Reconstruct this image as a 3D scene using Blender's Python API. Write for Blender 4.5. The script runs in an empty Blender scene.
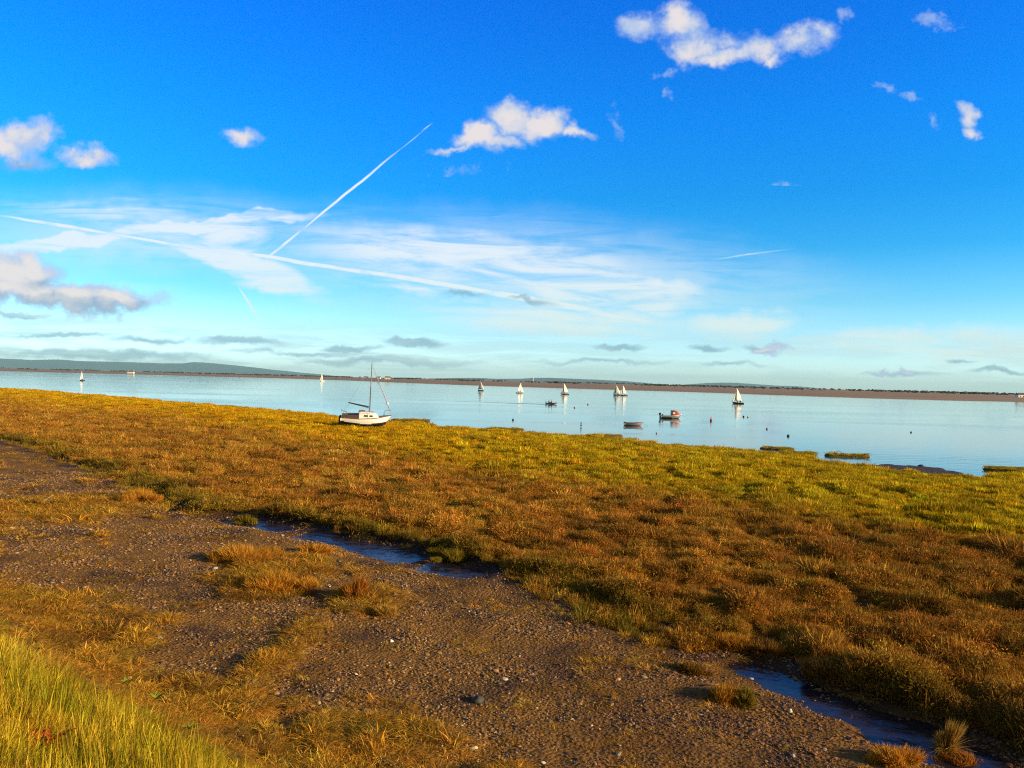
import bpy, math, random
import numpy as np
from mathutils import Vector, Matrix

random.seed(7)
RNG = np.random.default_rng(7)
SC = bpy.context.scene
COL = SC.collection
R = math.radians

# ------------------------------------------------------------------ camera
F = 804.0
CAM = np.array([0.0, 0.0, 6.0])
ROLL = math.atan(0.0254)
PITCH = math.atan(3.0 / F)
fwd = np.array([0, math.cos(PITCH), -math.sin(PITCH)])
upp = np.array([0, math.sin(PITCH), math.cos(PITCH)])
X = np.array([1.0, 0, 0])
RIGHT = math.cos(ROLL) * X + math.sin(ROLL) * upp
UP = -math.sin(ROLL) * X + math.cos(ROLL) * upp

cam_d = bpy.data.cameras.new('camera')
cam = bpy.data.objects.new('camera', cam_d)
COL.objects.link(cam)
cam.matrix_world = Matrix(((RIGHT[0], UP[0], -fwd[0], CAM[0]), (RIGHT[1], UP[1], -fwd[1], CAM[1]),
                           (RIGHT[2], UP[2], -fwd[2], CAM[2]), (0, 0, 0, 1)))
cam_d.sensor_width = 36
cam_d.lens = 36 * F / 1024
cam_d.clip_start = 0.1
cam_d.clip_end = 60000
SC.camera = cam


def ray(px, py):
    return F * fwd + (px - 512) * RIGHT - (py - 384) * UP


def at(px, py, z=0.0):
    d = ray(px, py)
    t = (z - CAM[2]) / d[2]
    return CAM + d * t


def at_dist(px, py, dist):
    d = ray(px, py)
    return CAM + d * (dist / d[1])


# ------------------------------------------------------------------ helpers
def tag(o, label=None, cat=None, group=None, kind=None):
    if label: o['label'] = label
    if cat: o['category'] = cat
    if group: o['group'] = group
    if kind: o['kind'] = kind
    return o


def empty(name, loc=(0, 0, 0), rot=(0, 0, 0), scale=1.0):
    o = bpy.data.objects.new(name, None)
    COL.objects.link(o)
    o.location = loc
    o.rotation_euler = rot
    o.scale = (scale,) * 3
    o.empty_display_size = 0.2
    return o


class MB:
    def __init__(s):
        s.v, s.f, s.m = [], [], []

    def add(s, vs, fs, mi=0):
        b = len(s.v)
        s.v += [tuple(map(float, p)) for p in vs]
        s.f += [tuple(b + i for i in f) for f in fs]
        s.m += [mi] * len(fs)

    def box(s, c, h, mi=0, taper=1.0):
        x, y, z = c
        a, b, d = h
        vs = [(x + sx * a * (taper if sz > 0 else 1), y + sy * b * (taper if sz > 0 else 1), z + sz * d)
              for sz in (-1, 1) for sx, sy in ((-1, -1), (1, -1), (1, 1), (-1, 1))]
        s.add(vs, [(3, 2, 1, 0), (4, 5, 6, 7), (0, 1, 5, 4), (1, 2, 6, 5), (2, 3, 7, 6), (3, 0, 4, 7)], mi)

    def tube(s, pts, rad, n=8, mi=0):
        pts = [Vector(p) for p in pts]
        rad = rad if isinstance(rad, (list, tuple)) else [rad] * len(pts)
        vs, fs = [], []
        for i, p in enumerate(pts):
            d = (pts[min(i + 1, len(pts) - 1)] - pts[max(i - 1, 0)]).normalized()
            a = d.orthogonal().normalized() if i == 0 else (pa - d * pa.dot(d)).normalized()
            pa = a
            b = d.cross(a)
            for k in range(n):
                t = 2 * math.pi * k / n
                vs.append(p + (a * math.cos(t) + b * math.sin(t)) * rad[i])
        for i in range(len(pts) - 1):
            for k in range(n):
                fs.append((i * n + k, i * n + (k + 1) % n, (i + 1) * n + (k + 1) % n, (i + 1) * n + k))
        fs.append(tuple(range(n))[::-1])
        fs.append(tuple((len(pts) - 1) * n + k for k in range(n)))
        s.add(vs, fs, mi)

    def ball(s, c, r, nu=12, nv=8, mi=0, bump=0.0, seed=0):
        rr = random.Random(seed)
        r = r if isinstance(r, (list, tuple)) else (r, r, r)
        vs, fs = [], []
        for j in range(nv + 1):
            ph = math.pi * j / nv - math.pi / 2
            for i in range(nu):
                th = 2 * math.pi * i / nu
                k = 1 + (rr.uniform(-bump, bump) if bump and 0 < j < nv else 0)
                vs.append((c[0] + r[0] * k * math.cos(ph) * math.cos(th), c[1] + r[1] * k * math.cos(ph) * math.sin(th), c[2] + r[2] * k * math.sin(ph)))
        for j in range(nv):
            for i in range(nu):
                fs.append((j * nu + i, j * nu + (i + 1) % nu, (j + 1) * nu + (i + 1) % nu, (j + 1) * nu + i))
        s.add(vs, fs, mi)

    def build(s, name, mats, parent=None, smooth=False):
        me = bpy.data.meshes.new(name)
        me.from_pydata(s.v, [], s.f)
        mats = mats if isinstance(mats, (list, tuple)) else [mats]
        for m in mats: me.materials.append(m)
        me.polygons.foreach_set('material_index', s.m)
        if smooth: me.polygons.foreach_set('use_smooth', [True] * len(s.f))
        me.validate()
        me.update()
        o = bpy.data.objects.new(name, me)
        COL.objects.link(o)
        if parent: o.parent = parent
        return o


def np_mesh(name, verts, faces_flat, loop_start, smooth=False):
    me = bpy.data.meshes.new(name)
    me.vertices.add(len(verts))
    me.vertices.foreach_set('co', np.asarray(verts, np.float32).ravel())
    me.loops.add(len(faces_flat))
    me.loops.foreach_set('vertex_index', np.asarray(faces_flat, np.int32))
    me.polygons.add(len(loop_start))
    me.polygons.foreach_set('loop_start', np.asarray(loop_start, np.int32))
    if smooth: me.polygons.foreach_set('use_smooth', np.ones(len(loop_start), bool))
    me.update(calc_edges=True)
    return me


def quad_grid(nr, nc, wrap=False):
    i = np.arange(nr - 1)[:, None]
    cc = nc if wrap else nc - 1
    j = np.arange(cc)[None, :]
    j2 = (j + 1) % nc
    q = np.stack([i * nc + j, i * nc + j2, (i + 1) * nc + j2, (i + 1) * nc + j], -1)
    return q.reshape(-1, 4)


# ------------------------------------------------------------------ numpy noise
_P = np.random.default_rng(3).permutation(256)
_P = np.concatenate([_P, _P, _P])
_G = np.stack([np.cos(np.arange(256) * 2.399), np.sin(np.arange(256) * 2.399)], 1)


def perlin(x, y):
    xi = np.floor(x).astype(int); yi = np.floor(y).astype(int)
    xf = x - xi; yf = y - yi
    xi &= 255; yi &= 255

    def g(ix, iy, dx, dy):
        k = _P[_P[ix] + iy] & 255
        gr = _G[k]
        return gr[..., 0] * dx + gr[..., 1] * dy
    u = xf ** 3 * (xf * (xf * 6 - 15) + 10); v = yf ** 3 * (yf * (yf * 6 - 15) + 10)
    a = g(xi, yi, xf, yf); b = g(xi + 1, yi, xf - 1, yf)
    c = g(xi, yi + 1, xf, yf - 1); d = g(xi + 1, yi + 1, xf - 1, yf - 1)
    return ((a + u * (b - a)) + v * ((c + u * (d - c)) - (a + u * (b - a)))) * 1.45


def fbm(x, y, sc, oct=4, off=0.0, gain=0.5):
    s = 0; a = 1; t = 0
    for o in range(oct):
        s = s + a * perlin(x / sc + off + 17.3 * o, y / sc - off * 1.7 + 9.1 * o)
        t += a; a *= gain; sc /= 2.03
    return s / t


def sstep(a, b, x):
    t = np.clip((x - a) / (b - a), 0, 1)
    return t * t * (3 - 2 * t)


def sdist(poly, x, y):
    """signed distance (positive on the left of the polyline's direction) and the running parameter"""
    best = np.full(x.shape, 1e18); sg = np.ones(x.shape); par = np.zeros(x.shape)
    for i in range(len(poly) - 1):
        ax, ay = poly[i]; bx, by = poly[i + 1]
        dx, dy = bx - ax, by - ay
        L = dx * dx + dy * dy
        t = np.clip(((x - ax) * dx + (y - ay) * dy) / L, 0, 1)
        ex, ey = x - ax - t * dx, y - ay - t * dy
        d = ex * ex + ey * ey
        m = d < best - 1e-9
        best = np.where(m, d, best)
        sg = np.where(m, np.sign(dx * (y - ay) - dy * (x - ax)), sg)
        par = np.where(m, i + t, par)
    return np.sqrt(best) * sg, par


def trace(pts, z):
    return [tuple(at(px, py, z)[:2]) for px, py in pts]


# ------------------------------------------------------------------ materials
def mat(name, col, rough=0.6, metal=0.0, var=0.12, scale=6.0, bump=0.0, spec=0.5, coat=0.0):
    m = bpy.data.materials.new(name)
    m.use_nodes = True
    nt = m.node_tree
    b = nt.nodes['Principled BSDF']
    b.inputs['Roughness'].default_value = rough
    b.inputs['Metallic'].default_value = metal
    b.inputs['Specular IOR Level'].default_value = spec
    tc = nt.nodes.new('ShaderNodeTexCoord')
    n = nt.nodes.new('ShaderNodeTexNoise')
    n.inputs['Scale'].default_value = scale
    n.inputs['Detail'].default_value = 5
    nt.links.new(tc.outputs['Object'], n.inputs['Vector'])
    mx = nt.nodes.new('ShaderNodeMix'); mx.data_type = 'RGBA'
    mx.inputs[6].default_value = tuple(c * (1 - var) for c in col) + (1,)
    mx.inputs[7].default_value = tuple(min(1, c * (1 + var)) for c in col) + (1,)
    nt.links.new(n.outputs['Fac'], mx.inputs[0])
    nt.links.new(mx.outputs[2], b.inputs['Base Color'])
    if bump:
        bp = nt.nodes.new('ShaderNodeBump')
        bp.inputs['Strength'].default_value = bump
        bp.inputs['Distance'].default_value = 0.02
        nt.links.new(n.outputs['Fac'], bp.inputs['Height'])
        nt.links.new(bp.outputs['Normal'], b.inputs['Normal'])
    return m


M = dict(
    white=mat('white_gelcoat', (0.86, 0.86, 0.85), 0.25, var=0.05, scale=2),
    navy=mat('dark_antifoul', (0.012, 0.014, 0.03), 0.5),
    deck=mat('worn_red_brown_deck', (0.36, 0.24, 0.20), 0.7, var=0.3),
    cockpit=mat('cockpit_lining', (0.10, 0.06, 0.075), 0.7, var=0.25),
    alu=mat('weathered_spar', (0.26, 0.22, 0.18), 0.45, 0.3),
    dark=mat('black_plastic', (0.015, 0.015, 0.017), 0.45),
    glass=mat('smoked_window', (0.01, 0.01, 0.012), 0.08),
    wire=mat('rigging_wire', (0.30, 0.27, 0.25), 0.4, 0.5),
    sail=mat('white_sailcloth', (0.86, 0.83, 0.78), 0.8, var=0.04),
    sailcover=mat('navy_sail_cover', (0.03, 0.035, 0.05), 0.85),
    redsail=mat('faded_red_furled_sail', (0.60, 0.36, 0.33), 0.85),
    orange=mat('orange_canopy', (0.36, 0.045, 0.02), 0.7),
    grey=mat('grey_boat_paint', (0.22, 0.22, 0.26), 0.5),
    mauve=mat('weathered_grey_hull', (0.22, 0.19, 0.23), 0.6),
    wood=mat('varnished_wood', (0.20, 0.09, 0.03), 0.4, var=0.3),
    maroon=mat('maroon_rubber_tube', (0.05, 0.012, 0.014), 0.5),
    red=mat('red_buoy', (0.38, 0.015, 0.025), 0.4),
    buoyor=mat('orange_buoy', (0.42, 0.10, 0.03), 0.4),
    black=mat('black_buoy', (0.012, 0.012, 0.014), 0.5),
    greyb=mat('grey_buoy', (0.20, 0.20, 0.22), 0.5),
    skin=mat('skin', (0.50, 0.28, 0.19), 0.55, var=0.05),
    jack_dark=mat('dark_jacket', (0.02, 0.02, 0.03), 0.8),
    jack_red=mat('red_jacket', (0.30, 0.02, 0.03), 0.8),
    jack_or=mat('orange_buoyancy_vest', (0.6, 0.16, 0.03), 0.8),
    trou=mat('dark_trousers', (0.02, 0.022, 0.03), 0.8),
    hair=mat('brown_hair', (0.05, 0.03, 0.02), 0.7),
    wallw=mat('white_render_wall', (0.82, 0.80, 0.76), 0.8),
    roof=mat('slate_roof', (0.10, 0.09, 0.09), 0.7),
    stone=mat('dark_stone', (0.05, 0.045, 0.04), 0.75, var=0.4, scale=9, bump=0.6),
    pale=mat('pale_stone', (0.55, 0.50, 0.42), 0.7, var=0.2, scale=20, bump=0.4),
    drift=mat('bleached_driftwood', (0.48, 0.38, 0.25), 0.8, var=0.3, scale=14, bump=0.4),
    leafgreen=mat('weed_leaf', (0.26, 0.28, 0.03), 0.9, var=0.4, scale=12, spec=0.05),
    leafred=mat('red_dock_leaf', (0.50, 0.13, 0.02), 0.9, var=0.4, scale=12, spec=0.05),
)


def grass_mat(name, inst=True, col=(0.3, 0.2, 0.05), tl=0.3):
    m = bpy.data.materials.new(name)
    m.use_nodes = True
    nt = m.node_tree
    for n in list(nt.nodes): nt.nodes.remove(n)
    out = nt.nodes.new('ShaderNodeOutputMaterial')
    r = nt.nodes.new('ShaderNodeAttribute'); r.attribute_name = 'rnd'
    hs = nt.nodes.new('ShaderNodeMix'); hs.data_type = 'RGBA'; hs.blend_type = 'MULTIPLY'
    hs.inputs[0].default_value = 1
    if inst:
        a = nt.nodes.new('ShaderNodeAttribute'); a.attribute_type = 'INSTANCER'; a.attribute_name = 'col'
        nt.links.new(a.outputs['Color'], hs.inputs[6])
    else:
        hs.inputs[6].default_value = (*col, 1)
    cr = nt.nodes.new('ShaderNodeValToRGB')
    e = cr.color_ramp.elements
    e[0].position = 0; e[0].color = (0.50, 0.45, 0.40, 1)
    e[1].position = 1; e[1].color = (1.65, 1.55, 1.35, 1)
    x = e.new(0.5); x.color = (0.95, 0.97, 0.9, 1)
    nt.links.new(r.outputs['Fac'], cr.inputs['Fac'])
    nt.links.new(cr.outputs['Color'], hs.inputs[7])
    d = nt.nodes.new('ShaderNodeBsdfDiffuse')
    t = nt.nodes.new('ShaderNodeBsdfTranslucent')
    nt.links.new(hs.outputs[2], d.inputs['Color'])
    nt.links.new(hs.outputs[2], t.inputs['Color'])
    mx = nt.nodes.new('ShaderNodeMixShader'); mx.inputs[0].default_value = tl
    nt.links.new(d.outputs[0], mx.inputs[1]); nt.links.new(t.outputs[0], mx.inputs[2])
    nt.links.new(mx.outputs[0], out.inputs['Surface'])
    return m


GM = grass_mat('marsh_blades')

# ------------------------------------------------------------------ light
SUN_AZ, SUN_EL = R(110), R(15)
sd = bpy.data.lights.new('sun', 'SUN')
sd.energy = 5.0
sd.angle = R(0.5)
sd.color = (1.0, 0.77, 0.47)
so = bpy.data.objects.new('sun', sd)
COL.objects.link(so)
sdir = Vector((math.sin(SUN_AZ) * math.cos(SUN_EL), math.cos(SUN_AZ) * math.cos(SUN_EL), math.sin(SUN_EL)))
so.rotation_euler = sdir.to_track_quat('Z', 'Y').to_euler()
so.location = sdir * 50

# ------------------------------------------------------------------ sky
W = bpy.data.worlds.new('World')
SC.world = W
W.use_nodes = True
wt = W.node_tree
for n in list(wt.nodes): wt.nodes.remove(n)
WL = wt.links.new


def wn(t, **k):
    n = wt.nodes.new(t)
    for a, b in k.items(): setattr(n, a, b)
    return n


def put(s, v):
    if isinstance(v, bpy.types.NodeSocket): WL(v, s)
    else: s.default_value = v


def wm(op, a, b=0.0, c=0.0, clamp=False):
    n = wn('ShaderNodeMath', operation=op, use_clamp=clamp)
    put(n.inputs[0], a); put(n.inputs[1], b); put(n.inputs[2], c)
    return n.outputs[0]


def wstep(x, a, b, lo=0.0, hi=1.0):
    n = wn('ShaderNodeMapRange', interpolation_type='SMOOTHSTEP')
    put(n.inputs['Value'], x); put(n.inputs['From Min'], a); put(n.inputs['From Max'], b)
    put(n.inputs['To Min'], lo); put(n.inputs['To Max'], hi)
    return n.outputs[0]


def wmix(f, a, b, blend='MIX'):
    n = wn('ShaderNodeMix', data_type='RGBA', blend_type=blend)
    put(n.inputs[0], f); put(n.inputs[6], a); put(n.inputs[7], b)
    return n.outputs[2]


def wnoise(vec, scale, detail=5, rough=0.55, lac=2.0, dist=0.0):
    n = wn('ShaderNodeTexNoise')
    put(n.inputs['Vector'], vec)
    n.inputs['Scale'].default_value = scale; n.inputs['Detail'].default_value = detail
    n.inputs['Roughness'].default_value = rough; n.inputs['Lacunarity'].default_value = lac
    n.inputs['Distortion'].default_value = dist
    return n


geo = wn('ShaderNodeTexCoord')
sep = wn('ShaderNodeSeparateXYZ')
WL(geo.outputs['Generated'], sep.inputs[0])
ay = wm('MAXIMUM', wm('ABSOLUTE', sep.outputs[1]), 0.04)
U_ = wm('MULTIPLY', wm('DIVIDE', sep.outputs[0], ay), 8.04)
V_ = wm('MULTIPLY', wm('DIVIDE', sep.outputs[2], ay), 8.04)
front = wm('SIGN', sep.outputs[1])
cmb = wn('ShaderNodeCombineXYZ')
WL(U_, cmb.inputs[0]); WL(V_, cmb.inputs[1]); WL(front, cmb.inputs[2])
UV = cmb.outputs[0]


def suv(px, py):
    d = ray(px, py)
    return d[0] / d[1] * 8.04, d[2] / d[1] * 8.04


def warp(amount, scale, detail=3, vec=None):
    n = wnoise(after(UV), scale, detail, 0.6)
    s = wn('ShaderNodeVectorMath', operation='SUBTRACT'); WL(n.outputs['Color'], s.inputs[0]); s.inputs[1].default_value = (0.5, 0.5, 0.5)
    m = wn('ShaderNodeVectorMath', operation='MULTIPLY'); WL(s.outputs[0], m.inputs[0]); m.inputs[1].default_value = (amount, amount, 0)
    a = wn('ShaderNodeVectorMath', operation='ADD'); WL(UV, a.inputs[0]); WL(m.outputs[0], a.inputs[1])
    return a.outputs[0]


def ell(vec, px, py, rx, ry, ang=0.0, w=1.0):
    """one soft ellipse in sky direction space: w at its centre, 0 on its rim, negative outside"""
    mp = wn('ShaderNodeMapping', vector_type='TEXTURE')
    u, v = suv(px, py)
    mp.inputs['Location'].default_value = (u, v, 1)
    mp.inputs['Rotation'].default_value = (0, 0, ROLL + R(ang))
    mp.inputs['Scale'].default_value = (rx / 100, ry / 100, 1)
    WL(vec, mp.inputs['Vector'])
    l = wn('ShaderNodeVectorMath', operation='LENGTH')
    WL(mp.outputs[0], l.inputs[0])
    return wm('MULTIPLY_ADD', l.outputs['Value'], -w, w)


LAST = [None]


def after(vec):
    """orders the evaluation (one shape after the other), so that the shader keeps few values at a time"""
    if LAST[0] is None: return vec
    n = wn('ShaderNodeVectorMath', operation='MULTIPLY_ADD')
    WL(LAST[0], n.inputs[0]); n.inputs[1].default_value = (1e-7, 1e-7, 0); WL(vec, n.inputs[2])
    return n.outputs[0]


def union(vec, lst):
    r = None
    for e in lst:
        s = ell(after(vec), *e)
        r = s if r is None else wm('MAXIMUM', r, s)
        LAST[0] = r
    return r


sky = wn('ShaderNodeTexSky', sky_type='NISHITA')
sky.sun_disc = False
sky.sun_elevation = SUN_EL
sky.sun_rotation = SUN_AZ
sky.air_density = 1.0
sky.dust_density = 0.6
sky.ozone_density = 2.0
sky.altitude = 0
el = wm('ARCSINE', sep.outputs[2])   # radians
eld = wm('MULTIPLY', el, 180 / math.pi)
# colour response of the clear sky with elevation (deep saturated blue higher up, pale cyan low down)
ramp = wn('ShaderNodeValToRGB')
WL(wm('DIVIDE', eld, 50.0, clamp=True), ramp.inputs[0])
ST = [(0.0, (2.35, 3.3, 5.0)), (3.0, (1.55, 2.35, 3.3)), (5.8, (0.72, 1.85, 2.6)), (9.3, (0.16, 1.45, 2.45)),
      (12.8, (0.03, 1.3, 2.55)), (18.0, (0.0, 1.26, 3.0)), (25.5, (0.0, 1.08, 3.2)), (31.0, (0.25, 0.95, 2.0)), (42.0, (1.0, 0.92, 0.9))]
els = ramp.color_ramp.elements
while len(els) < len(ST): els.new(0.5)
for e_, (a_, c_) in zip(els, ST):
    e_.position = a_ / 50.0
    e_.color = tuple(k / 5 for k in c_) + (1,)
tint = wmix(1.0, ramp.outputs['Color'], (5, 5, 5, 1), 'MULTIPLY')
tint = wmix(wstep(sep.outputs[1], -0.10, 0.35), (1.05, 0.9, 0.62, 1), tint)
base = wmix(1.0, sky.outputs['Color'], tint, 'MULTIPLY')          # still in Nishita units: x 0.1 below

def high_cloud(base, sheets, trails):
    """thin cirrus sheets and vapour trails over the clear sky"""
    LAST[0] = None
    a = None
    if sheets:
        wv = warp(0.35, 1.6, 3)
        strk = wn('ShaderNodeMapping')
        strk.inputs['Rotation'].default_value = (0, 0, R(10))
        strk.inputs['Scale'].default_value = (0.32, 2.4, 1)
        WL(after(UV), strk.inputs['Vector'])
        streak = wnoise(strk.outputs[0], 2.6, 6, 0.64, dist=0.6).outputs['Fac']
        cs = union(wv, sheets)
        a = wm('MULTIPLY', wstep(cs, -0.22, 0.62), wstep(streak, 0.32, 0.60, 0.32, 1.0))
        a = wm('MULTIPLY', a, 0.90)
        LAST[0] = a
    ct = wstep(union(warp(0.03, 2.5, 2), trails), 0.0, 0.75)
    ct = wm('MULTIPLY', ct, wstep(wnoise(after(UV), 5.0, 3).outputs['Fac'], 0.25, 0.55, 0.6, 0.95))
    a = wm('MAXIMUM', a, ct, clamp=True) if a else ct
    base = wmix(a, base, wmix(wstep(eld, 2.0, 9.0), (7.6, 9.2, 8.8, 1), (8.6, 9.3, 9.8, 1)))
    LAST[0] = base
    return base


def stratus(base, bars):
    """low grey-blue streaks of cloud near the horizon"""
    lst = wn('ShaderNodeMapping')
    lst.inputs['Scale'].default_value = (0.35, 3.4, 1)
    lst.inputs['Rotation'].default_value = (0, 0, -ROLL)
    WL(after(UV), lst.inputs['Vector'])
    ln = wnoise(lst.outputs[0], 1.9, 6, 0.62, dist=0.3).outputs['Fac']
    LAST[0] = ln
    bs = union(warp(0.22, 2.4, 4), bars)
    sa = wstep(wm('ADD', bs, wm('MULTIPLY_ADD', ln, 1.9, -0.95)), 0.0, 0.8)
    band = wm('MULTIPLY', wstep(eld, -0.3, 0.6), wstep(eld, 2.4, 4.4, 1.0, 0.0))
    leftw = wstep(U_, -6.5, 4.0, 1.0, 0.35)
    sb = wm('MULTIPLY', wm('MULTIPLY', band, wstep(ln, 0.42, 0.62)), leftw)
    sal = wm('MULTIPLY', wm('MAXIMUM', wm('MULTIPLY', sa, 0.95), wm('MULTIPLY', sb, 0.75)), 0.85, clamp=True)
    base = wmix(sal, base, wmix(wstep(ln, 0.45, 0.72), (2.5, 4.5, 5.8, 1), (6.2, 8.0, 8.2, 1)))
    LAST[0] = base
    return base


def cumulus(base, cums, wisps=None, grey=None):
    cq = union(warp(0.42, 2.6, 5), cums)
    n1 = wnoise(after(UV), 2.3, 6, 0.60).outputs['Fac']
    n2 = wnoise(after(UV), 6.0, 5, 0.62).outputs['Fac']
    dens = wm('ADD', cq, wm('MULTIPLY_ADD', n2, 0.72, wm('MULTIPLY_ADD', n1, 1.05, -0.82)))
    ca = wstep(dens, -0.02, 0.70)
    cor = wstep(wm('MULTIPLY_ADD', wnoise(after(UV), 3.0, 3, 0.5).outputs['Fac'], 1.9, wm('SUBTRACT', dens, 0.95)), 0.20, 1.15)
    ccol = wmix(cor, (4.6, 5.9, 8.3, 1), (8.6, 7.9, 7.7, 1))
    LAST[0] = ccol
    if grey:
        lowf = wstep(union(warp(0.3, 2.5, 4), grey), 0.0, 0.7)
        ccol = wmix(wm('MULTIPLY', lowf, wm('MULTIPLY_ADD', cor, -0.5, 1.0)), ccol, (3.0, 4.3, 5.9, 1))
        LAST[0] = ccol
    a = wm('MULTIPLY', ca, 0.95)
    if wisps:
        wq = union(warp(0.30, 4.0, 4), wisps)
        a = wm('MAXIMUM', a, wm('MULTIPLY', wstep(wm('ADD', wq, wm('MULTIPLY_ADD', n2, 2.0, -1.05)), 0.05, 0.8), 0.55), clamp=True)
    return wmix(a, base, ccol)


long_trail = [(345, 194.5, 86, 1.7, 39.3, 1.3), (283, 245, 46, 2.4, 39.3, 0.9)]
grey_left = [(10, 168, 60, 12, 0, 0.8)]
cum_left = [(92, 158, 34, 14, 4, 1.0), (100, 152, 18, 12, 0, 0.9), (22, 136, 42, 20, 6, 0.95), (2, 150, 44, 18, 0, 0.9), (20, 160, 44, 12, -5, 0.6)]

# the higher band of the sky
hi = high_cloud(base, None, long_trail + [(427, 127, 9, 1.0, 38, 0.5), (412, 140, 24, 0.9, 39, 0.45), (120, 189, 9, 1.5, 12, 0.4)])
hi = cumulus(hi, [
    (478, 136, 30, 16, 12, 1.0), (512, 117, 32, 20, -10, 1.1), (505, 140, 26, 15, 0, 0.9), (545, 125, 30, 20, 0, 1.1), (573, 128, 20, 11, 0, 0.9),
    (448, 151, 28, 5, 6, 0.75),
    (642, 27, 22, 15, 0, 0.75), (682, 24, 30, 22, 0, 0.95), (690, 46, 32, 15, -15, 0.85), (722, 54, 44, 13, 5, 0.85), (757, 48, 28, 18, 0, 0.75),
    (800, 38, 36, 17, 5, 0.85), (826, 30, 14, 14, 50, 0.65), (768, 60, 12, 10, 0, 0.7), (725, 40, 40, 12, 0, 0.45),
    (241, 136, 21, 11, -20, 0.75), (966, 118, 11, 16, 30, 0.9), (972, 133, 12, 8, -40, 0.8)] + cum_left,
    [(664, 76, 14, 9, 30, 0.85), (668, 96, 8, 6, 0, 0.6), (935, 20, 30, 10, -10, 0.8), (912, 98, 18, 8, -15, 0.8), (888, 88, 14, 6, 0, 0.65),
     (933, 122, 9, 12, 20, 0.75), (785, 192, 17, 11, -15, 1.15), (617, 124, 7, 20, 10, 0.6), (845, 15, 8, 10, 0, .6), (450, 170, 60, 8, 5, .25)], grey_left)

# the lower band
lo = high_cloud(base, [
    (60, 244, 105, 11, 8, 1.35), (215, 224, 115, 8, 5, 1.6), (120, 214, 130, 16, -3, 0.55),
    (235, 262, 110, 17, -20, 1.3), (225, 242, 50, 22, 10, 1.2), (285, 288, 55, 9, -4, 1.2),
    (470, 258, 230, 34, -6, 0.95), (600, 290, 125, 24, -8, 1.25), (640, 291, 80, 17, -3, 1.1),
    (560, 320, 160, 20, -4, 0.85), (430, 292, 80, 9, -12, 0.7), (740, 325, 70, 17, 4, 1.0), (900, 340, 140, 15, 3, 0.9),
    (20, 290, 120, 10, 0, 0.3), (1000, 348, 120, 20, 0, 0.8), (150, 236, 210, 38, -2, 0.36), (520, 272, 290, 52, -5, 0.42)],
    [(65, 226, 90, 2.6, -9.5, 1.2), (165, 243, 100, 2.2, -10, 1.2), (300, 262, 135, 2.8, -9, 1.3), (430, 282, 130, 3.6, -9.5, 1.3),
     (540, 301, 120, 5.5, -10, 1.2), (620, 317, 75, 5, -9, 0.9), (249, 303, 26, 1.8, -57, 1.1), (745, 255, 58, 1.6, 7.5, 0.55),
     (500, 216, 40, 1.6, 5, 0.25), (150, 231, 165, 6, 6, 0.6), (30, 243, 90, 6, 8, 0.6), (220, 264, 125, 6, -21, 0.6)] + long_trail)
lo = stratus(lo, [
    (60, 334, 95, 4, 0, 0.9), (20, 316, 40, 4, 0, 1.0), (240, 341, 75, 7, -1, 1.1), (150, 340, 90, 6, 0, 0.9), (414, 344, 42, 7, -2, 1.5),
    (350, 349, 45, 6, -1, 1.2), (300, 353, 130, 6, -1, 0.8), (620, 347, 38, 5.5, -2, 1.2), (708, 350, 28, 5, 0, 1.1),
    (760, 349, 28, 5, 0, 1.0), (735, 364, 45, 5, 0, 0.9), (1000, 371, 50, 4.5, 0, 0.95), (960, 360, 26, 3, 0, 0.8), (530, 299, 32, 3.5, -6, 1.0),
    (465, 294, 30, 3.5, -4, 0.9), (600, 362, 120, 4, 0, 0.7), (900, 374, 70, 5, 0, 0.7), (110, 355, 200, 9, -1, 1.0), (380, 362, 160, 7, -1, 0.9)])
lo = cumulus(lo, [(15, 272, 75, 24, -4, 1.15), (60, 298, 130, 20, -3, 1.2), (110, 300, 66, 17, -4, 1.15), (20, 290, 90, 18, 0, 1.1),
                  (768, 349, 24, 6, 0, 1.0), (906, 373, 17, 7, 0, 1.0), (880, 373, 24, 4, 0, 0.75)] + cum_left,
             None, grey_left + [(75, 307, 135, 12, -4, 1.3), (40, 285, 40, 8, 0, 0.7)])


def wbg(c):
    b = wn('ShaderNodeBackground')
    WL(c, b.inputs['Color'])
    b.inputs['Strength'].default_value = 0.071
    return b.outputs[0]


def wmixs(f, a, b):
    m = wn('ShaderNodeMixShader')
    WL(f, m.inputs[0]); WL(a, m.inputs[1]); WL(b, m.inputs[2])
    return m.outputs[0]


inside = wm('MULTIPLY', wm('MULTIPLY', wm('LESS_THAN', wm('ABSOLUTE', U_), 9.0), wm('LESS_THAN', V_, 5.2)),
            wm('MULTIPLY', wm('GREATER_THAN', sep.outputs[1], 0.0), wm('GREATER_THAN', V_, -0.15)))
cloudy = wmixs(wm('GREATER_THAN', V_, 2.02), wbg(lo), wbg(hi))
wo = wn('ShaderNodeOutputWorld')
WL(wmixs(inside, wbg(base), cloudy), wo.inputs['Surface'])
W.cycles.sampling_method = 'MANUAL'
W.cycles.sample_map_resolution = 512

SC.view_settings.view_transform = 'Standard'
SC.view_settings.look = 'None'
SC.view_settings.exposure = 0.50
SC.view_settings.gamma = 1.0
SC.render.engine = 'CYCLES'
SC.cycles.use_denoising = False
SC.cycles.denoiser = 'OPENIMAGEDENOISE'
SC.cycles.max_bounces = 6
SC.cycles.filter_width = 1.15

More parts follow.
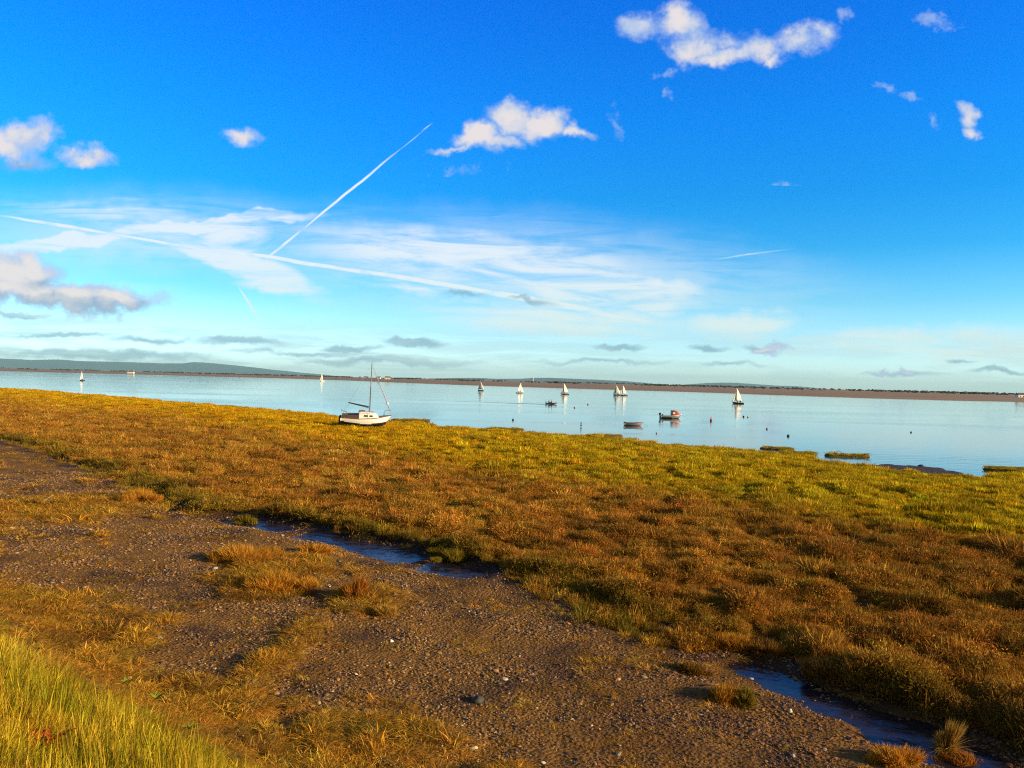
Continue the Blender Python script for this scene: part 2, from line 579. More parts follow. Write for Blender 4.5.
# ------------------------------------------------------------------ lines of the land, traced on the ground
WATER_EDGE = trace([(-60, 384.5), (0, 387), (40, 389), (75, 392), (130, 396), (170, 399.5), (256, 406.5), (330, 412), (345, 416), (430, 421), (440, 424),
                    (512, 428), (560, 432), (625, 436.5), (680, 442), (740, 446), (800, 451.5), (830, 456.5), (868, 458.5), (900, 464.5),
                    (950, 468), (990, 466), (1024, 466), (1075, 469)], 0.98)
WATER_EDGE = [(-600, 620)] + WATER_EDGE + [(75, 40), (140, 15), (400, -60)]
MARSH_EDGE = trace([(0, 437), (35, 446), (70, 457), (100, 468), (125, 478), (150, 487), (185, 503), (215, 514), (250, 516), (290, 521), (340, 531), (400, 545),
                    (440, 556), (480, 567), (540, 579), (600, 596), (650, 617), (700, 632), (740, 640), (775, 645), (815, 668), (850, 684), (900, 700), (950, 719),
                    (1000, 742), (1040, 757)], 0.8)
MARSH_EDGE = [(-300, 150), (-80, 70)] + MARSH_EDGE + [(14, 6), (30, -14)]
TOE = trace([(-60, 540), (0, 592), (60, 632), (130, 676), (200, 712), (250, 736), (320, 768)], 1.1)
TOE = [(-120, 95), (-40, 40)] + TOE + [(6, 3), (30, -17)]
OLIVE = trace([(-50, 396), (0, 402), (150, 416), (300, 440), (420, 462), (512, 478), (650, 494), (760, 512), (900, 535), (1024, 548)], 0.9)
OLIVE = [(-400, 300)] + OLIVE + [(80, -20)]

ISLETS = []   # centre x, centre y, half length, half width, turn, top height
for x0, x1, y0, y1, top in [(388, 434, 415.5, 421.5, 0.75), (482, 526, 424, 430.5, 0.7), (581, 624, 431, 437, 0.7), (758, 797, 443.5, 449, 0.55),
                            (779, 818, 447, 454.5, 0.6), (825, 868, 449.5, 456.5, 0.6), (984, 1040, 463.5, 470, 0.6), (68, 82, 391, 393.5, 0.5),
                            (1040, 1090, 466, 471, 0.5)]:
    a = at(x0, (y0 + y1) / 2 + 1, 0.2); b = at(x1, (y0 + y1) / 2 + 1, 0.2)
    c = (a + b) / 2
    hl = np.linalg.norm(b - a) / 2
    ISLETS.append((c[0], c[1], hl, max(1.3, hl * 0.6), math.atan2(b[1] - a[1], b[0] - a[0]), top * 0.30))

_i = at(914, 469.5, 0.1)
INLET = (_i[0], _i[1], 4.4, 6.5)
CREEK_Z = 0.79


def straw(x, y, L):
    """how much matted straw lies on the strip between bank and creek"""
    n1 = fbm(x, y, 2.2, 4, 51); n2 = fbm(x, y, 0.7, 3, 61)
    toe = sstep(-2.8, -0.2, L['se']) * sstep(0.9, 0.2, L['se'])
    s = sstep(-0.05, 0.4, n1 * 0.9 + n2 * 0.7 + toe * 0.60 - 0.36)
    for px, py, rx, ry, w in STRAW_SPOTS:
        c = at(px, py, 0.95); e = at(px + rx, py, 0.95); f = at(px, py - ry, 0.95)
        ex, fy = np.linalg.norm(e - c), np.linalg.norm(f - c)
        d = np.sqrt(((x - c[0]) / ex) ** 2 + ((y - c[1]) / fy) ** 2)
        s = np.maximum(s, w * sstep(1.15, 0.5, d + 0.5 * n2 + 0.35 * n1))
    for px, py, rx, ry in BARE_SPOTS:
        c = at(px, py, 0.95); e = at(px + rx, py, 0.95); f = at(px, py - ry, 0.95)
        ex, fy = np.linalg.norm(e - c), np.linalg.norm(f - c)
        d = np.sqrt(((x - c[0]) / ex) ** 2 + ((y - c[1]) / fy) ** 2)
        s = s * sstep(0.6, 1.15, d + 0.3 * n2)
    pool = np.interp(L['pm'], [0, 8.8, 9.6, 15.3, 16, 19, 20.2, 40], [0, 0, 1, 1, 0, 0, 1, 1])
    s = s * (1 - pool * sstep(-3.6, -2.4, L['sm']))
    return s * sstep(0.1, -0.5, L['sm'])


STRAW_SPOTS = [(60, 512, 95, 14, 0.75), (275, 575, 60, 24, 0.9), (285, 650, 30, 36, 0.8), (370, 600, 40, 15, 0.9), (110, 640, 90, 26, 0.7), (340, 742, 55, 22, 0.8),
               (425, 745, 50, 20, 0.6), (60, 600, 60, 20, 0.9), (720, 690, 30, 12, 0.8), (880, 755, 40, 14, 0.8), (240, 500, 40, 12, 0.6)]
BARE_SPOTS = [(110, 565, 110, 28), (40, 560, 60, 18), (215, 640, 75, 34), (180, 600, 40, 18), (500, 640, 150, 45), (560, 720, 110, 40), (90, 470, 60, 16), (640, 660, 60, 30)]


def land(x, y, detail=True):
    """height and zones of the ground"""
    x = np.asarray(x, float); y = np.asarray(y, float)
    sm, pm = sdist(MARSH_EDGE, x, y)
    sw, _ = sdist(WATER_EDGE, x, y)
    sw = -sw                                  # positive on land
    se, _ = sdist(TOE, x, y)
    so_, _ = sdist(OLIVE, x, y)
    se = -se                                  # positive on the bank
    dist = np.hypot(x, y)
    near = sstep(140, 60, dist)
    wob = fbm(x, y, 1.7, 3, 4.0) * 0.95 + fbm(x, y, 7, 2, 1.0) * 0.9 * near
    wob = wob * np.interp(pm, [0, 8.5, 9.5, 15.5, 17, 19.5, 20.5, 40], [1, 1, .3, .3, 1, 1, .45, .45])
    smw = sm + wob * 0.9
    lump = fbm(x, y, 1.5, 3, 8.0)
    fine = fbm(x, y, 0.5, 3, 2.0)
    # marsh plateau
    marsh = 1.0 + 0.12 * fbm(x, y, 14, 3, 5.0) + 0.26 * lump * sstep(4, 14, sw) + 0.09 * fine - 0.30 * sstep(16, 2, sw)
    # path / shingle strip
    grav = 0.91 + 0.06 * fbm(x, y, 6, 3, 2.5) + 0.035 * lump + 0.03 * fine + 0.09 * np.clip((se + 6) / 6, 0, 1)
    # creek trough just below the marsh edge
    cwid = np.interp(pm, [0, 9, 10.2, 14, 15.5, 19, 21, 40], [0.4, 0.5, 0.90, 0.85, 0.6, 0.5, 0.80, 0.85])
    wid = cwid * (1 + 0.45 * fbm(x, y, 2.0, 3, 11))
    tr = np.exp(-((smw + 0.25 + cwid) / wid) ** 4)
    level = np.interp(pm, POOL_T, POOL_D) + 0.10 * fbm(x, y, 1.0, 4, 14)
    grav = grav + 0.12 * sstep(-6, -14, x)
    grav = np.where(level < grav, grav + (level - grav) * tr, grav)
    # the wide muddy reach of the creek at the right
    z = grav + (marsh - grav) * sstep(-0.22, 0.2, smw)
    # bank
    bank = np.clip(se, 0, 7) * 0.5 + 0.10 * lump * sstep(0, 1, se)
    z = z + np.where(se > 0, bank, 0)
    z = z + 0.13 * straw(x, y, dict(se=se, sm=smw, pm=pm)) * sstep(0.8, 0.0, se)
    # to the water
    sww = sw + fbm(x, y, 5.0, 3, 3.0) * 1.7 * sstep(300, 80, dist) + fbm(x, y, 1.3, 2, 6.0) * 0.5 * near
    shelf = 0.25 * sstep(-1.5, 0.6, sww)
    z2 = -1.6 + 1.45 * sstep(-7, -1.2, sww) + shelf
    z = z2 + (z - z2) * sstep(0.0, 1.0, sww)
    isl = np.zeros(x.shape)
    for cx, cy, hl, hw, an, top in ISLETS:
        dx, dy = x - cx, y - cy
        u = (dx * math.cos(an) + dy * math.sin(an)) / hl
        v = (-dx * math.sin(an) + dy * math.cos(an)) / hw
        d = 1 - np.sqrt(u * u + v * v) + 0.28 * fbm(x, y, 2.0, 3, cx)
        k = sstep(0.0, 0.22, d)
        z = np.where(k > 0, np.maximum(z, -0.5 + k * (top + 0.5) + 0.05 * lump), z)
        isl = np.maximum(isl, k)
    # a muddy inlet in the marsh's edge
    d = 1 - np.sqrt(((x - INLET[0]) / INLET[2]) ** 2 + ((y - INLET[1]) / INLET[3]) ** 2) + 0.35 * fbm(x, y, 3.0, 3, 9)
    k = sstep(0.0, 0.3, d)
    d2 = 1 - np.sqrt(((x - INLET[0] + 1.5) / 8.5) ** 2 + ((y - INLET[1] + 5.0) / 13.0) ** 2)
    z = z - np.clip(z - 0.40, 0, 0.5) * 0.55 * sstep(0.0, 0.4, d2)
    z = np.where(k > 0, np.maximum(np.where(z < 0.4, np.minimum(z, 0.08), z), -0.5 + k * (0.56 + 0.04 * fine)), z)
    sww = np.where((k > 0.3) & (z < 0.2), np.minimum(sww, 0.25), sww)
    return dict(z=z, sm=smw, sw=np.maximum(sww, isl * 3 - 0.5), se=se, so=so_, pm=pm, tr=tr, lump=lump, fine=fine, dist=dist, isl=isl, rsw=sw)


# the level of the creek's bed along the marsh edge (parameter = index of the traced points + 2)
_tp = [0, 8, 9.0, 9.8, 10.1, 11.2, 11.7, 12.0, 13.6, 14.2, 14.5, 15.1, 15.6, 18, 21.0, 21.8, 22.6, 27, 40]
_td = [.82, .80, .80, .80, .70, .70, .84, .70, .70, .83, .71, .71, .86, .86, .86, .79, .755, .75, .75]
POOL_T, POOL_D = np.array(_tp), np.array(_td)


# ------------------------------------------------------------------ ground sheet: polar grid round the camera
rad = [1.2]
while rad[-1] < 20000:
    r_ = rad[-1]
    k = 0.012 if r_ < 5 else 0.0042 if r_ < 34 else 0.0075 if r_ < 300 else 0.05
    rad.append(r_ * (1 + k))
rad = np.array(rad)
ang = np.concatenate([np.arange(-49, 49.001, 0.1), np.arange(53, 309, 4.0)])
A, RR = np.meshgrid(np.radians(ang), rad)
GX, GY = RR * np.sin(A), RR * np.cos(A)
L = land(GX, GY)
GZ = L['z']
col = np.zeros(GX.shape + (3,))


def mixc(c, f, d):
    return c * (1 - f[..., None]) + np.array(d) * f[..., None]


def ground_colour(x, y, L):
    c = np.zeros(x.shape + (3,))
    n1 = fbm(x, y, 2.6, 4, 21); n2 = fbm(x, y, 0.9, 4, 31); n3 = fbm(x, y, 7, 3, 41)
    c[:] = (0.27, 0.135, 0.032)                                          # dry shingle
    c = mixc(c, 0.85 * sstep(-0.1, 0.4, n1 + 0.4 * n2), (0.095, 0.052, 0.024))   # damp silt
    c = mixc(c, 0.92 * sstep(-2.6, -1.0, L['sm']) * sstep(-0.5, 0.3, n2 + 0.3), (0.045, 0.026, 0.016))   # dark mud by the creek
    rd = sstep(-0.3, 3.0, x) * sstep(-0.3, 0.35, n3 + 0.3 * n2)
    c = mixc(c, 0.9 * rd, (0.110, 0.048, 0.018))                         # brown seaweed wrack
    wr = straw(x, y, L)
    c = mixc(c, 0.85 * wr, (0.30, 0.17, 0.035))
    c = mixc(c, sstep(-0.45, -0.15, L['sm']), (0.035, 0.021, 0.012))  # dark earth of the edge step, with its shadow band painted in
    c = mixc(c, sstep(0.1, 0.5, L['sm']), (0.10, 0.058, 0.022))         # marsh soil
    ol = sstep(-4, 4, -L['so'] * 1.0)
    c = mixc(c, sstep(-0.1, 0.25, L['sm']) * sstep(-3, 5, L['so'] + 3 * n3), (0.16, 0.12, 0.02))
    c = mixc(c, sstep(0.2, 0.9, L['se'] + 0.5 * n1), (0.15, 0.11, 0.025))
    c = mixc(c, sstep(1.1, 0.2, L['sw']), (0.085, 0.060, 0.055))          # mud at the water's edge
    return c


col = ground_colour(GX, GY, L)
wet = np.clip(sstep(-2.2, -0.9, L['sm']) * sstep(0.15, -0.2, L['sm']) + sstep(0.9, 0.1, L['sw']), 0, 1)

verts = np.stack([GX, GY, GZ], -1).reshape(-1, 3)
nr, nc = GX.shape
q = quad_grid(nr, nc, wrap=True)
# the inner cap
verts = np.vstack([verts, [[0, 0, float(np.mean(GZ[0]))]]])
tri = np.stack([np.full(nc, len(verts) - 1), (np.arange(nc) + 1) % nc, np.arange(nc)], 1)
q = q[:, ::-1]
flat = np.concatenate([q.ravel(), tri[:, ::-1].ravel()])
ls = np.concatenate([np.arange(len(q)) * 4, len(q) * 4 + np.arange(len(tri)) * 3])
me = np_mesh('ground', verts, flat, ls, smooth=True)
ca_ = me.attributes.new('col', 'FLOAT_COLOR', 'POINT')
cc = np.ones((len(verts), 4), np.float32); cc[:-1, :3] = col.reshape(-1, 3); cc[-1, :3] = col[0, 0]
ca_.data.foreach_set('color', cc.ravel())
wa_ = me.attributes.new('wet', 'FLOAT', 'POINT')
wa_.data.foreach_set('value', np.append(wet.ravel(), 0).astype(np.float32))

gm = bpy.data.materials.new('ground_soil')
gm.use_nodes = True
nt = gm.node_tree
NL = nt.links.new
b = nt.nodes['Principled BSDF']
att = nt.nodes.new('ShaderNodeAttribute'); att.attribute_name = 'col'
wtt = nt.nodes.new('ShaderNodeAttribute'); wtt.attribute_name = 'wet'
gp = nt.nodes.new('ShaderNodeNewGeometry')
gn = nt.nodes.new('ShaderNodeTexNoise'); gn.inputs['Scale'].default_value = 14; gn.inputs['Detail'].default_value = 6; gn.inputs['Roughness'].default_value = 0.7
NL(gp.outputs['Position'], gn.inputs['Vector'])
gv = nt.nodes.new('ShaderNodeTexVoronoi'); gv.inputs['Scale'].default_value = 17
NL(gp.outputs['Position'], gv.inputs['Vector'])
rm = nt.nodes.new('ShaderNodeValToRGB')
rm.color_ramp.elements[0].position = 0.32; rm.color_ramp.elements[0].color = (0.45, 0.43, 0.42, 1)
rm.color_ramp.elements[1].position = 0.70; rm.color_ramp.elements[1].color = (1.6, 1.55, 1.45, 1)
NL(gn.outputs['Fac'], rm.inputs['Fac'])
m1 = nt.nodes.new('ShaderNodeMix'); m1.data_type = 'RGBA'; m1.blend_type = 'MULTIPLY'; m1.inputs[0].default_value = 1
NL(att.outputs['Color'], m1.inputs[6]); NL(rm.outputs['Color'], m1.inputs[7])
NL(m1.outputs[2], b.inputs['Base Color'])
mr = nt.nodes.new('ShaderNodeMapRange'); NL(wtt.outputs['Fac'], mr.inputs['Value'])
mr.inputs['To Min'].default_value = 0.97; mr.inputs['To Max'].default_value = 0.72
NL(mr.outputs[0], b.inputs['Roughness'])
b.inputs['Specular IOR Level'].default_value = 0.12
bp = nt.nodes.new('ShaderNodeBump'); bp.inputs['Strength'].default_value = 0.9; bp.inputs['Distance'].default_value = 0.05
ma = nt.nodes.new('ShaderNodeMath'); ma.operation = 'SUBTRACT'
NL(gn.outputs['Fac'], ma.inputs[0]); NL(gv.outputs['Distance'], ma.inputs[1])
NL(ma.outputs[0], bp.inputs['Height']); NL(bp.outputs['Normal'], b.inputs['Normal'])
me.materials.append(gm)
ground = bpy.data.objects.new('ground', me)
COL.objects.link(ground)
tag(ground, 'brown salt marsh, shingle strip and grassy bank', kind='structure')


# ------------------------------------------------------------------ water
def water_mat(name, wave, rough, deep, sc=(0.5, 1.6)):
    m = bpy.data.materials.new(name)
    m.use_nodes = True
    nt = m.node_tree
    b = nt.nodes['Principled BSDF']
    b.inputs['Base Color'].default_value = (*deep, 1)
    b.inputs['Roughness'].default_value = rough
    b.inputs['IOR'].default_value = 1.333
    g = nt.nodes.new('ShaderNodeNewGeometry')
    mp = nt.nodes.new('ShaderNodeMapping'); mp.inputs['Scale'].default_value = (sc[0], sc[1], 1)
    mp.inputs['Rotation'].default_value = (0, 0, R(12))
    nt.links.new(g.outputs['Position'], mp.inputs['Vector'])
    n = nt.nodes.new('ShaderNodeTexNoise'); n.inputs['Scale'].default_value = 0.7; n.inputs['Detail'].default_value = 4
    nt.links.new(mp.outputs[0], n.inputs['Vector'])
    # calmer and rougher lanes over the estuary
    mp2 = nt.nodes.new('ShaderNodeMapping'); mp2.inputs['Scale'].default_value = (0.007, 0.04, 1)
    nt.links.new(g.outputs['Position'], mp2.inputs['Vector'])
    n2 = nt.nodes.new('ShaderNodeTexNoise'); n2.inputs['Scale'].default_value = 1.0; n2.inputs['Detail'].default_value = 5
    nt.links.new(mp2.outputs[0], n2.inputs['Vector'])
    r = nt.nodes.new('ShaderNodeMapRange'); r.inputs['From Min'].default_value = 0.46; r.inputs['From Max'].default_value = 0.68
    r.inputs['To Min'].default_value = wave * 0.30; r.inputs['To Max'].default_value = wave * 3.4
    nt.links.new(n2.outputs['Fac'], r.inputs['Value'])
    bp = nt.nodes.new('ShaderNodeBump'); bp.inputs['Distance'].default_value = 0.1
    nt.links.new(r.outputs[0], bp.inputs['Strength'])
    nt.links.new(n.outputs['Fac'], bp.inputs['Height'])
    nt.links.new(bp.outputs['Normal'], b.inputs['Normal'])
    return m


wm_ = water_mat('estuary_water', 0.15, 0.05, (0.03, 0.09, 0.11))
mb = MB()
mb.add([(-19000, -19000, 0), (19000, -19000, 0), (19000, 19000, 0), (-19000, 19000, 0)], [(0, 1, 2, 3)])
tag(mb.build('water', wm_), 'calm pale blue estuary water', kind='structure')
cw = water_mat('creek_surface', 0.45, 0.16, (0.022, 0.017, 0.020), (3, 3))
cw.node_tree.nodes['Principled BSDF'].inputs['Specular IOR Level'].default_value = 0.36
cell = (L['tr'] > 0.03) & (L['pm'] > 8.8) & (GX > -40) & (L['rsw'] > 6) & (GZ < CREEK_Z + 0.12)
cm = cell.copy()
for sh in ((1, 0), (-1, 0), (0, 1), (0, -1), (1, 1)): cm |= np.roll(cell, sh, (0, 1))
qm = quad_grid(nr, nc, wrap=True)
qk = qm[cm.reshape(-1)[qm].all(1)][:, ::-1]
used, inv = np.unique(qk.ravel(), return_inverse=True)
cv = np.stack([GX, GY, np.full(GX.shape, CREEK_Z)], -1).reshape(-1, 3)[used]
me = np_mesh('creek_water', cv, inv.ravel(), np.arange(len(qk)) * 4, smooth=True)
me.materials.append(cw)
creek = bpy.data.objects.new('creek_water', me)
COL.objects.link(creek)
tag(creek, 'shallow creek pools along the marsh edge', kind='structure')

# ------------------------------------------------------------------ blades, tufts and scattering
def blades(n, rng, spread, h, w, lean, curl=0.35, flat=0.0):
    """n tapered bent blades round the origin -> verts, flat faces, loop starts, per-vertex random"""
    a = rng.uniform(0, 2 * np.pi, n)
    r = spread * np.sqrt(rng.uniform(0, 1, n))
    bx, by = r * np.cos(a), r * np.sin(a)
    da = a + rng.normal(0, 0.9, n)
    ln = np.abs(rng.normal(lean, lean * 0.5, n)) + flat
    hh = h * rng.uniform(0.45, 1.1, n)
    t = np.array([0, 0.4, 0.75, 1.0])
    th = ln[:, None] * (0.35 + curl * 3.0 * t[None, :])
    th = np.clip(th, 0, 2.3)
    seg = np.diff(t, prepend=0)[None, :] * hh[:, None]
    out = np.cumsum(seg * np.sin(th), 1); up = np.cumsum(seg * np.cos(th), 1)
    cx = bx[:, None] + out * np.cos(da)[:, None]
    cy = by[:, None] + out * np.sin(da)[:, None]
    cz = up
    wa = rng.uniform(0, 2 * np.pi, n)
    ww = w * rng.uniform(0.6, 1.3, n)
    wx, wy = np.cos(wa) * ww, np.sin(wa) * ww
    taper = np.array([0.8, 1.0, 0.65])
    V = np.zeros((n, 7, 3))
    for k in range(3):
        V[:, 2 * k] = np.stack([cx[:, k] - wx * taper[k], cy[:, k] - wy * taper[k], cz[:, k]], -1)
        V[:, 2 * k + 1] = np.stack([cx[:, k] + wx * taper[k], cy[:, k] + wy * taper[k], cz[:, k]], -1)
    V[:, 6] = np.stack([cx[:, 3], cy[:, 3], cz[:, 3]], -1)
    base = (np.arange(n) * 7)[:, None]
    f = np.concatenate([base + np.array([[0, 1, 3, 2]]), base + np.array([[2, 3, 5, 4]]), base + np.array([[4, 5, 6]])], 1)
    ls = (np.arange(n) * 11)[:, None] + np.array([[0, 4, 8]])
    rnd = np.repeat(np.clip(rng.normal(0.5, 0.25, n), 0, 1), 7)
    return V.reshape(-1, 3), f.ravel(), ls.ravel(), rnd


def scrub_leaves(n, rng, rad_, h, sz):
    """small leaf-sized faces through an uneven low dome: a twiggy marsh shrub"""
    sub = rng.normal(0, 0.45, (6, 2)) * rad_
    k = rng.integers(0, 6, n)
    d = rng.normal(0, 1, (n, 3)); d /= np.linalg.norm(d, axis=1)[:, None]
    d[:, 2] = np.abs(d[:, 2])
    r = rng.uniform(0.35, 1.0, n) ** 0.6
    c = d * r[:, None] * np.array([rad_ * 0.6, rad_ * 0.6, h])
    c[:, :2] += sub[k]; c[:, 2] *= (0.7 + 0.6 * rng.uniform(0, 1, 6))[k]
    a = rng.normal(0, 1, (n, 3)); a[:, 2] += 0.8; a /= np.linalg.norm(a, axis=1)[:, None]
    b = np.cross(a, rng.normal(0, 1, (n, 3))); b /= np.linalg.norm(b, axis=1)[:, None]
    L_ = (sz * rng.uniform(0.8, 2.4, n))[:, None]; w = (sz * rng.uniform(0.3, 0.7, n))[:, None]
    V = np.stack([c - a * L_, c + b * w, c + a * L_, c - b * w], 1)
    return V.reshape(-1, 3), np.arange(n * 4), np.arange(n) * 4, np.repeat(np.clip(rng.normal(0.5, 0.27, n), 0, 1), 4)


def blade_mesh(name, parts, m):
    vs, fs, ls, rn = [], [], [], []
    nv = nl = 0
    for v, f, l, r in parts:
        vs.append(v); fs.append(f + nv); ls.append(l + nl); rn.append(r)
        nv += len(v); nl += len(f)
    me = np_mesh(name, np.concatenate(vs), np.concatenate(fs), np.concatenate(ls), smooth=False)
    at_ = me.attributes.new('rnd', 'FLOAT', 'POINT')
    at_.data.foreach_set('value', np.concatenate(rn).astype(np.float32))
    for m_ in (m if isinstance(m, (list, tuple)) else [m]): me.materials.append(m_)
    return me


def scatter(name, label, pts, scl, rot, tilt, idx, colr, sources, kind='stuff'):
    """one object: copies of a few source meshes on given points (geometry nodes)"""
    me = bpy.data.meshes.new(name)
    n = len(pts)
    me.vertices.add(n)
    me.vertices.foreach_set('co', np.asarray(pts, np.float32).ravel())
    for nm, ty, da, key in (('scl', 'FLOAT_VECTOR', scl, 'vector'), ('rot', 'FLOAT_VECTOR', np.stack([tilt[:, 0], tilt[:, 1], rot], -1), 'vector'),
                            ('idx', 'INT', idx, 'value'), ('col', 'FLOAT_VECTOR', colr, 'vector')):
        a = me.attributes.new(nm, ty, 'POINT')
        a.data.foreach_set(key, np.asarray(da, np.int32 if ty == 'INT' else np.float32).ravel())
    me.update()
    o = bpy.data.objects.new(name, me)
    COL.objects.link(o)
    src = bpy.data.collections.new(name + '_source')
    for i, sm in enumerate(sources):
        so_ = bpy.data.objects.new('%s_source_%02d' % (name, i), sm)
        src.objects.link(so_)
    ng = bpy.data.node_groups.new(name + '_scatter', 'GeometryNodeTree')
    ng.interface.new_socket('Geometry', in_out='INPUT', socket_type='NodeSocketGeometry')
    ng.interface.new_socket('Geometry', in_out='OUTPUT', socket_type='NodeSocketGeometry')
    gi = ng.nodes.new('NodeGroupInput'); go = ng.nodes.new('NodeGroupOutput')
    ci_ = ng.nodes.new('GeometryNodeCollectionInfo')
    ci_.inputs['Collection'].default_value = src
    ci_.inputs['Separate Children'].default_value = True
    ci_.inputs['Reset Children'].default_value = True
    ip = ng.nodes.new('GeometryNodeInstanceOnPoints')
    ip.inputs['Pick Instance'].default_value = True

    def na(nm, ty):
        q_ = ng.nodes.new('GeometryNodeInputNamedAttribute'); q_.data_type = ty
        q_.inputs['Name'].default_value = nm
        return q_.outputs['Attribute']
    ln = ng.links.new
    ln(gi.outputs[0], ip.inputs['Points'])
    ln(ci_.outputs[0], ip.inputs['Instance'])
    ln(na('idx', 'INT'), ip.inputs['Instance Index'])
    er = ng.nodes.new('FunctionNodeEulerToRotation')
    ln(na('rot', 'FLOAT_VECTOR'), er.inputs[0])
    ln(er.outputs[0], ip.inputs['Rotation'])
    ln(na('scl', 'FLOAT_VECTOR'), ip.inputs['Scale'])
    ln(ip.outputs[0], go.inputs[0])
    md = o.modifiers.new('scatter', 'NODES')
    md.node_group = ng
    tag(o, label, kind=kind)
    return o


def jitter(c, rng, s=0.18, hue=0.08):
    k = np.exp(rng.normal(0, s, (len(c), 1)))
    h = np.exp(rng.normal(0, hue, c.shape))
    return np.clip(c * k * h, 0.004, 0.9)


rg = np.random.default_rng(11)
# --- marsh plants
N = 415000
r0, r1 = 9.0, 290.0
p = 0.85                                        # density in r: r**-p per unit of radius times angle
uu = rg.uniform(0, 1, N)
rr = (r0 ** (1 - p + 0.001) + uu * (r1 ** (1 - p + 0.001) - r0 ** (1 - p + 0.001))) ** (1 / (1 - p + 0.001))
aa = np.radians(rg.uniform(-46, 47, N))
x, y = rr * np.sin(aa), rr * np.cos(aa)
L = land(x, y)
pz = np.interp(L['pm'], [0, 8.5, 9.5, 15.3, 16.2, 19.2, 20.2, 40], [1, 1, .1, .1, 1, 1, .25, .25])
keep = (L['sm'] > 0.10 - 1.7 * pz * rg.uniform(size=N) ** 3) & (L['sw'] > 0.35) & (L['z'] > 0.10)
gap = 0.9 * fbm(x, y, 1.5, 3, 8.0) + 0.5 * fbm(x, y, 0.8, 2, 77) + 0.35 * fbm(x, y, 5, 2, 33)
keep &= (gap > -0.33 + 0.12 * rg.normal(size=N)) | (L['rsw'] < 6)
x, y, rr, gap = x[keep], y[keep], rr[keep], gap[keep]
L = {k: v[keep] for k, v in L.items()}
n = len(x)
ol = sstep(-5.0, 5.0, L['so'] * np.clip(60 / rr, 0.3, 1.6) + 4.5 * fbm(x, y, 9, 4, 90) + 1.5 * rg.normal(size=n))
leftness = sstep(15, -25, x)
rust = np.stack([np.full(n, .45), np.full(n, .225), np.full(n, .036)], -1)
nz = fbm(x, y, 5, 4, 55)
rust = mixc(rust, sstep(0.0, 0.45, nz), (.52, .30, .045))
rust = mixc(rust, sstep(0.05, 0.5, -nz) * 0.8, (.22, .105, .028))
olive = mixc(np.tile(np.array([.52, .37, .016]), (n, 1)), leftness, (.62, .36, .010))
olive = mixc(olive, sstep(0.1, 0.5, fbm(x, y, 7, 3, 15)) * 0.5, (.27, .22, .018))
olive = mixc(olive, sstep(0.2, 0.5, fbm(x, y, 4, 3, 25)) * 0.5, (.26, .14, .02))
c = rust * (1 - ol[:, None]) + olive * ol[:, None]
green = sstep(1.5, 0.1, L['sm']) * sstep(-0.25, 0.25, fbm(x, y, 2.5, 3, 19) + 0.25 * sstep(5, -4, x))
c = mixc(c, green * 0.6, (.15, .14, .018))
c = mixc(c, 0.55 * sstep(0.25, 0.5, fbm(x, y, 3.2, 3, 29)) * (1 - ol), (.17, .14, .02))
c = mixc(c, 0.7 * sstep(0.0, 14, x) * (1 - ol), (.28, .132, .026))
c = jitter(c, rg, 0.3, 0.10)
scl = (0.58 + 1.0 * np.clip(gap + 0.2, -0.2, 0.9)) * (rr / 22) ** 0.42 * np.exp(rg.normal(0, 0.25, n))
scl = np.clip(scl, 0.35, 3.2)
hgt = scl * np.where(ol > 0.5, 0.75, 1.0) * (0.85 + 0.15 * sstep(0.8, 0.0, L['sm']))
hgt *= np.clip((rr / 22) ** -0.2, 0.6, 1.1)
hgt *= np.where(L['isl'] > 0.1, 0.28, 1)
S = np.stack([scl, scl, hgt], -1)
tl = rg.normal(0, 0.14, (n, 2))
scrub = rg.uniform(size=n) < (1 - ol) * np.clip(0.55 + 0.9 * fbm(x, y, 2.0, 3, 66), 0.1, 0.95)
idx = np.where(scrub, rg.integers(6, 9, n), np.where(rg.uniform(size=n) < ol, rg.integers(4, 6, n), rg.integers(0, 4, n)))
sources = []
for k in range(4):
    q_ = np.random.default_rng(100 + k)
    sources.append(blade_mesh('marsh_tuft_source', [blades(52, q_, 0.15, 0.22, 0.0058, 0.5, 0.3), blades(44, q_, 0.19, 0.21, 0.0065, 0.9, 0.42, 0.25)], GM))
for k in range(2):
    q_ = np.random.default_rng(110 + k)
    sources.append(blade_mesh('marsh_tuft_source', [blades(70, q_, 0.18, 0.25, 0.0058, 0.25, 0.25), blades(20, q_, 0.2, 0.2, 0.007, 0.8, 0.3)], GM))
for k in range(3):
    q_ = np.random.default_rng(140 + k)
    sources.append(blade_mesh('marsh_scrub_source', [scrub_leaves(230, q_, 0.19, 0.20, 0.013), blades(16, q_, 0.12, 0.26, 0.004, 0.4, 0.3)], GM))
scatter('marsh_grass', 'rust brown and olive salt marsh grass', np.stack([x, y, L['z'] - 0.02], -1), S, rg.uniform(0, 6.28, n), tl, idx, c, sources)
print('marsh', n)

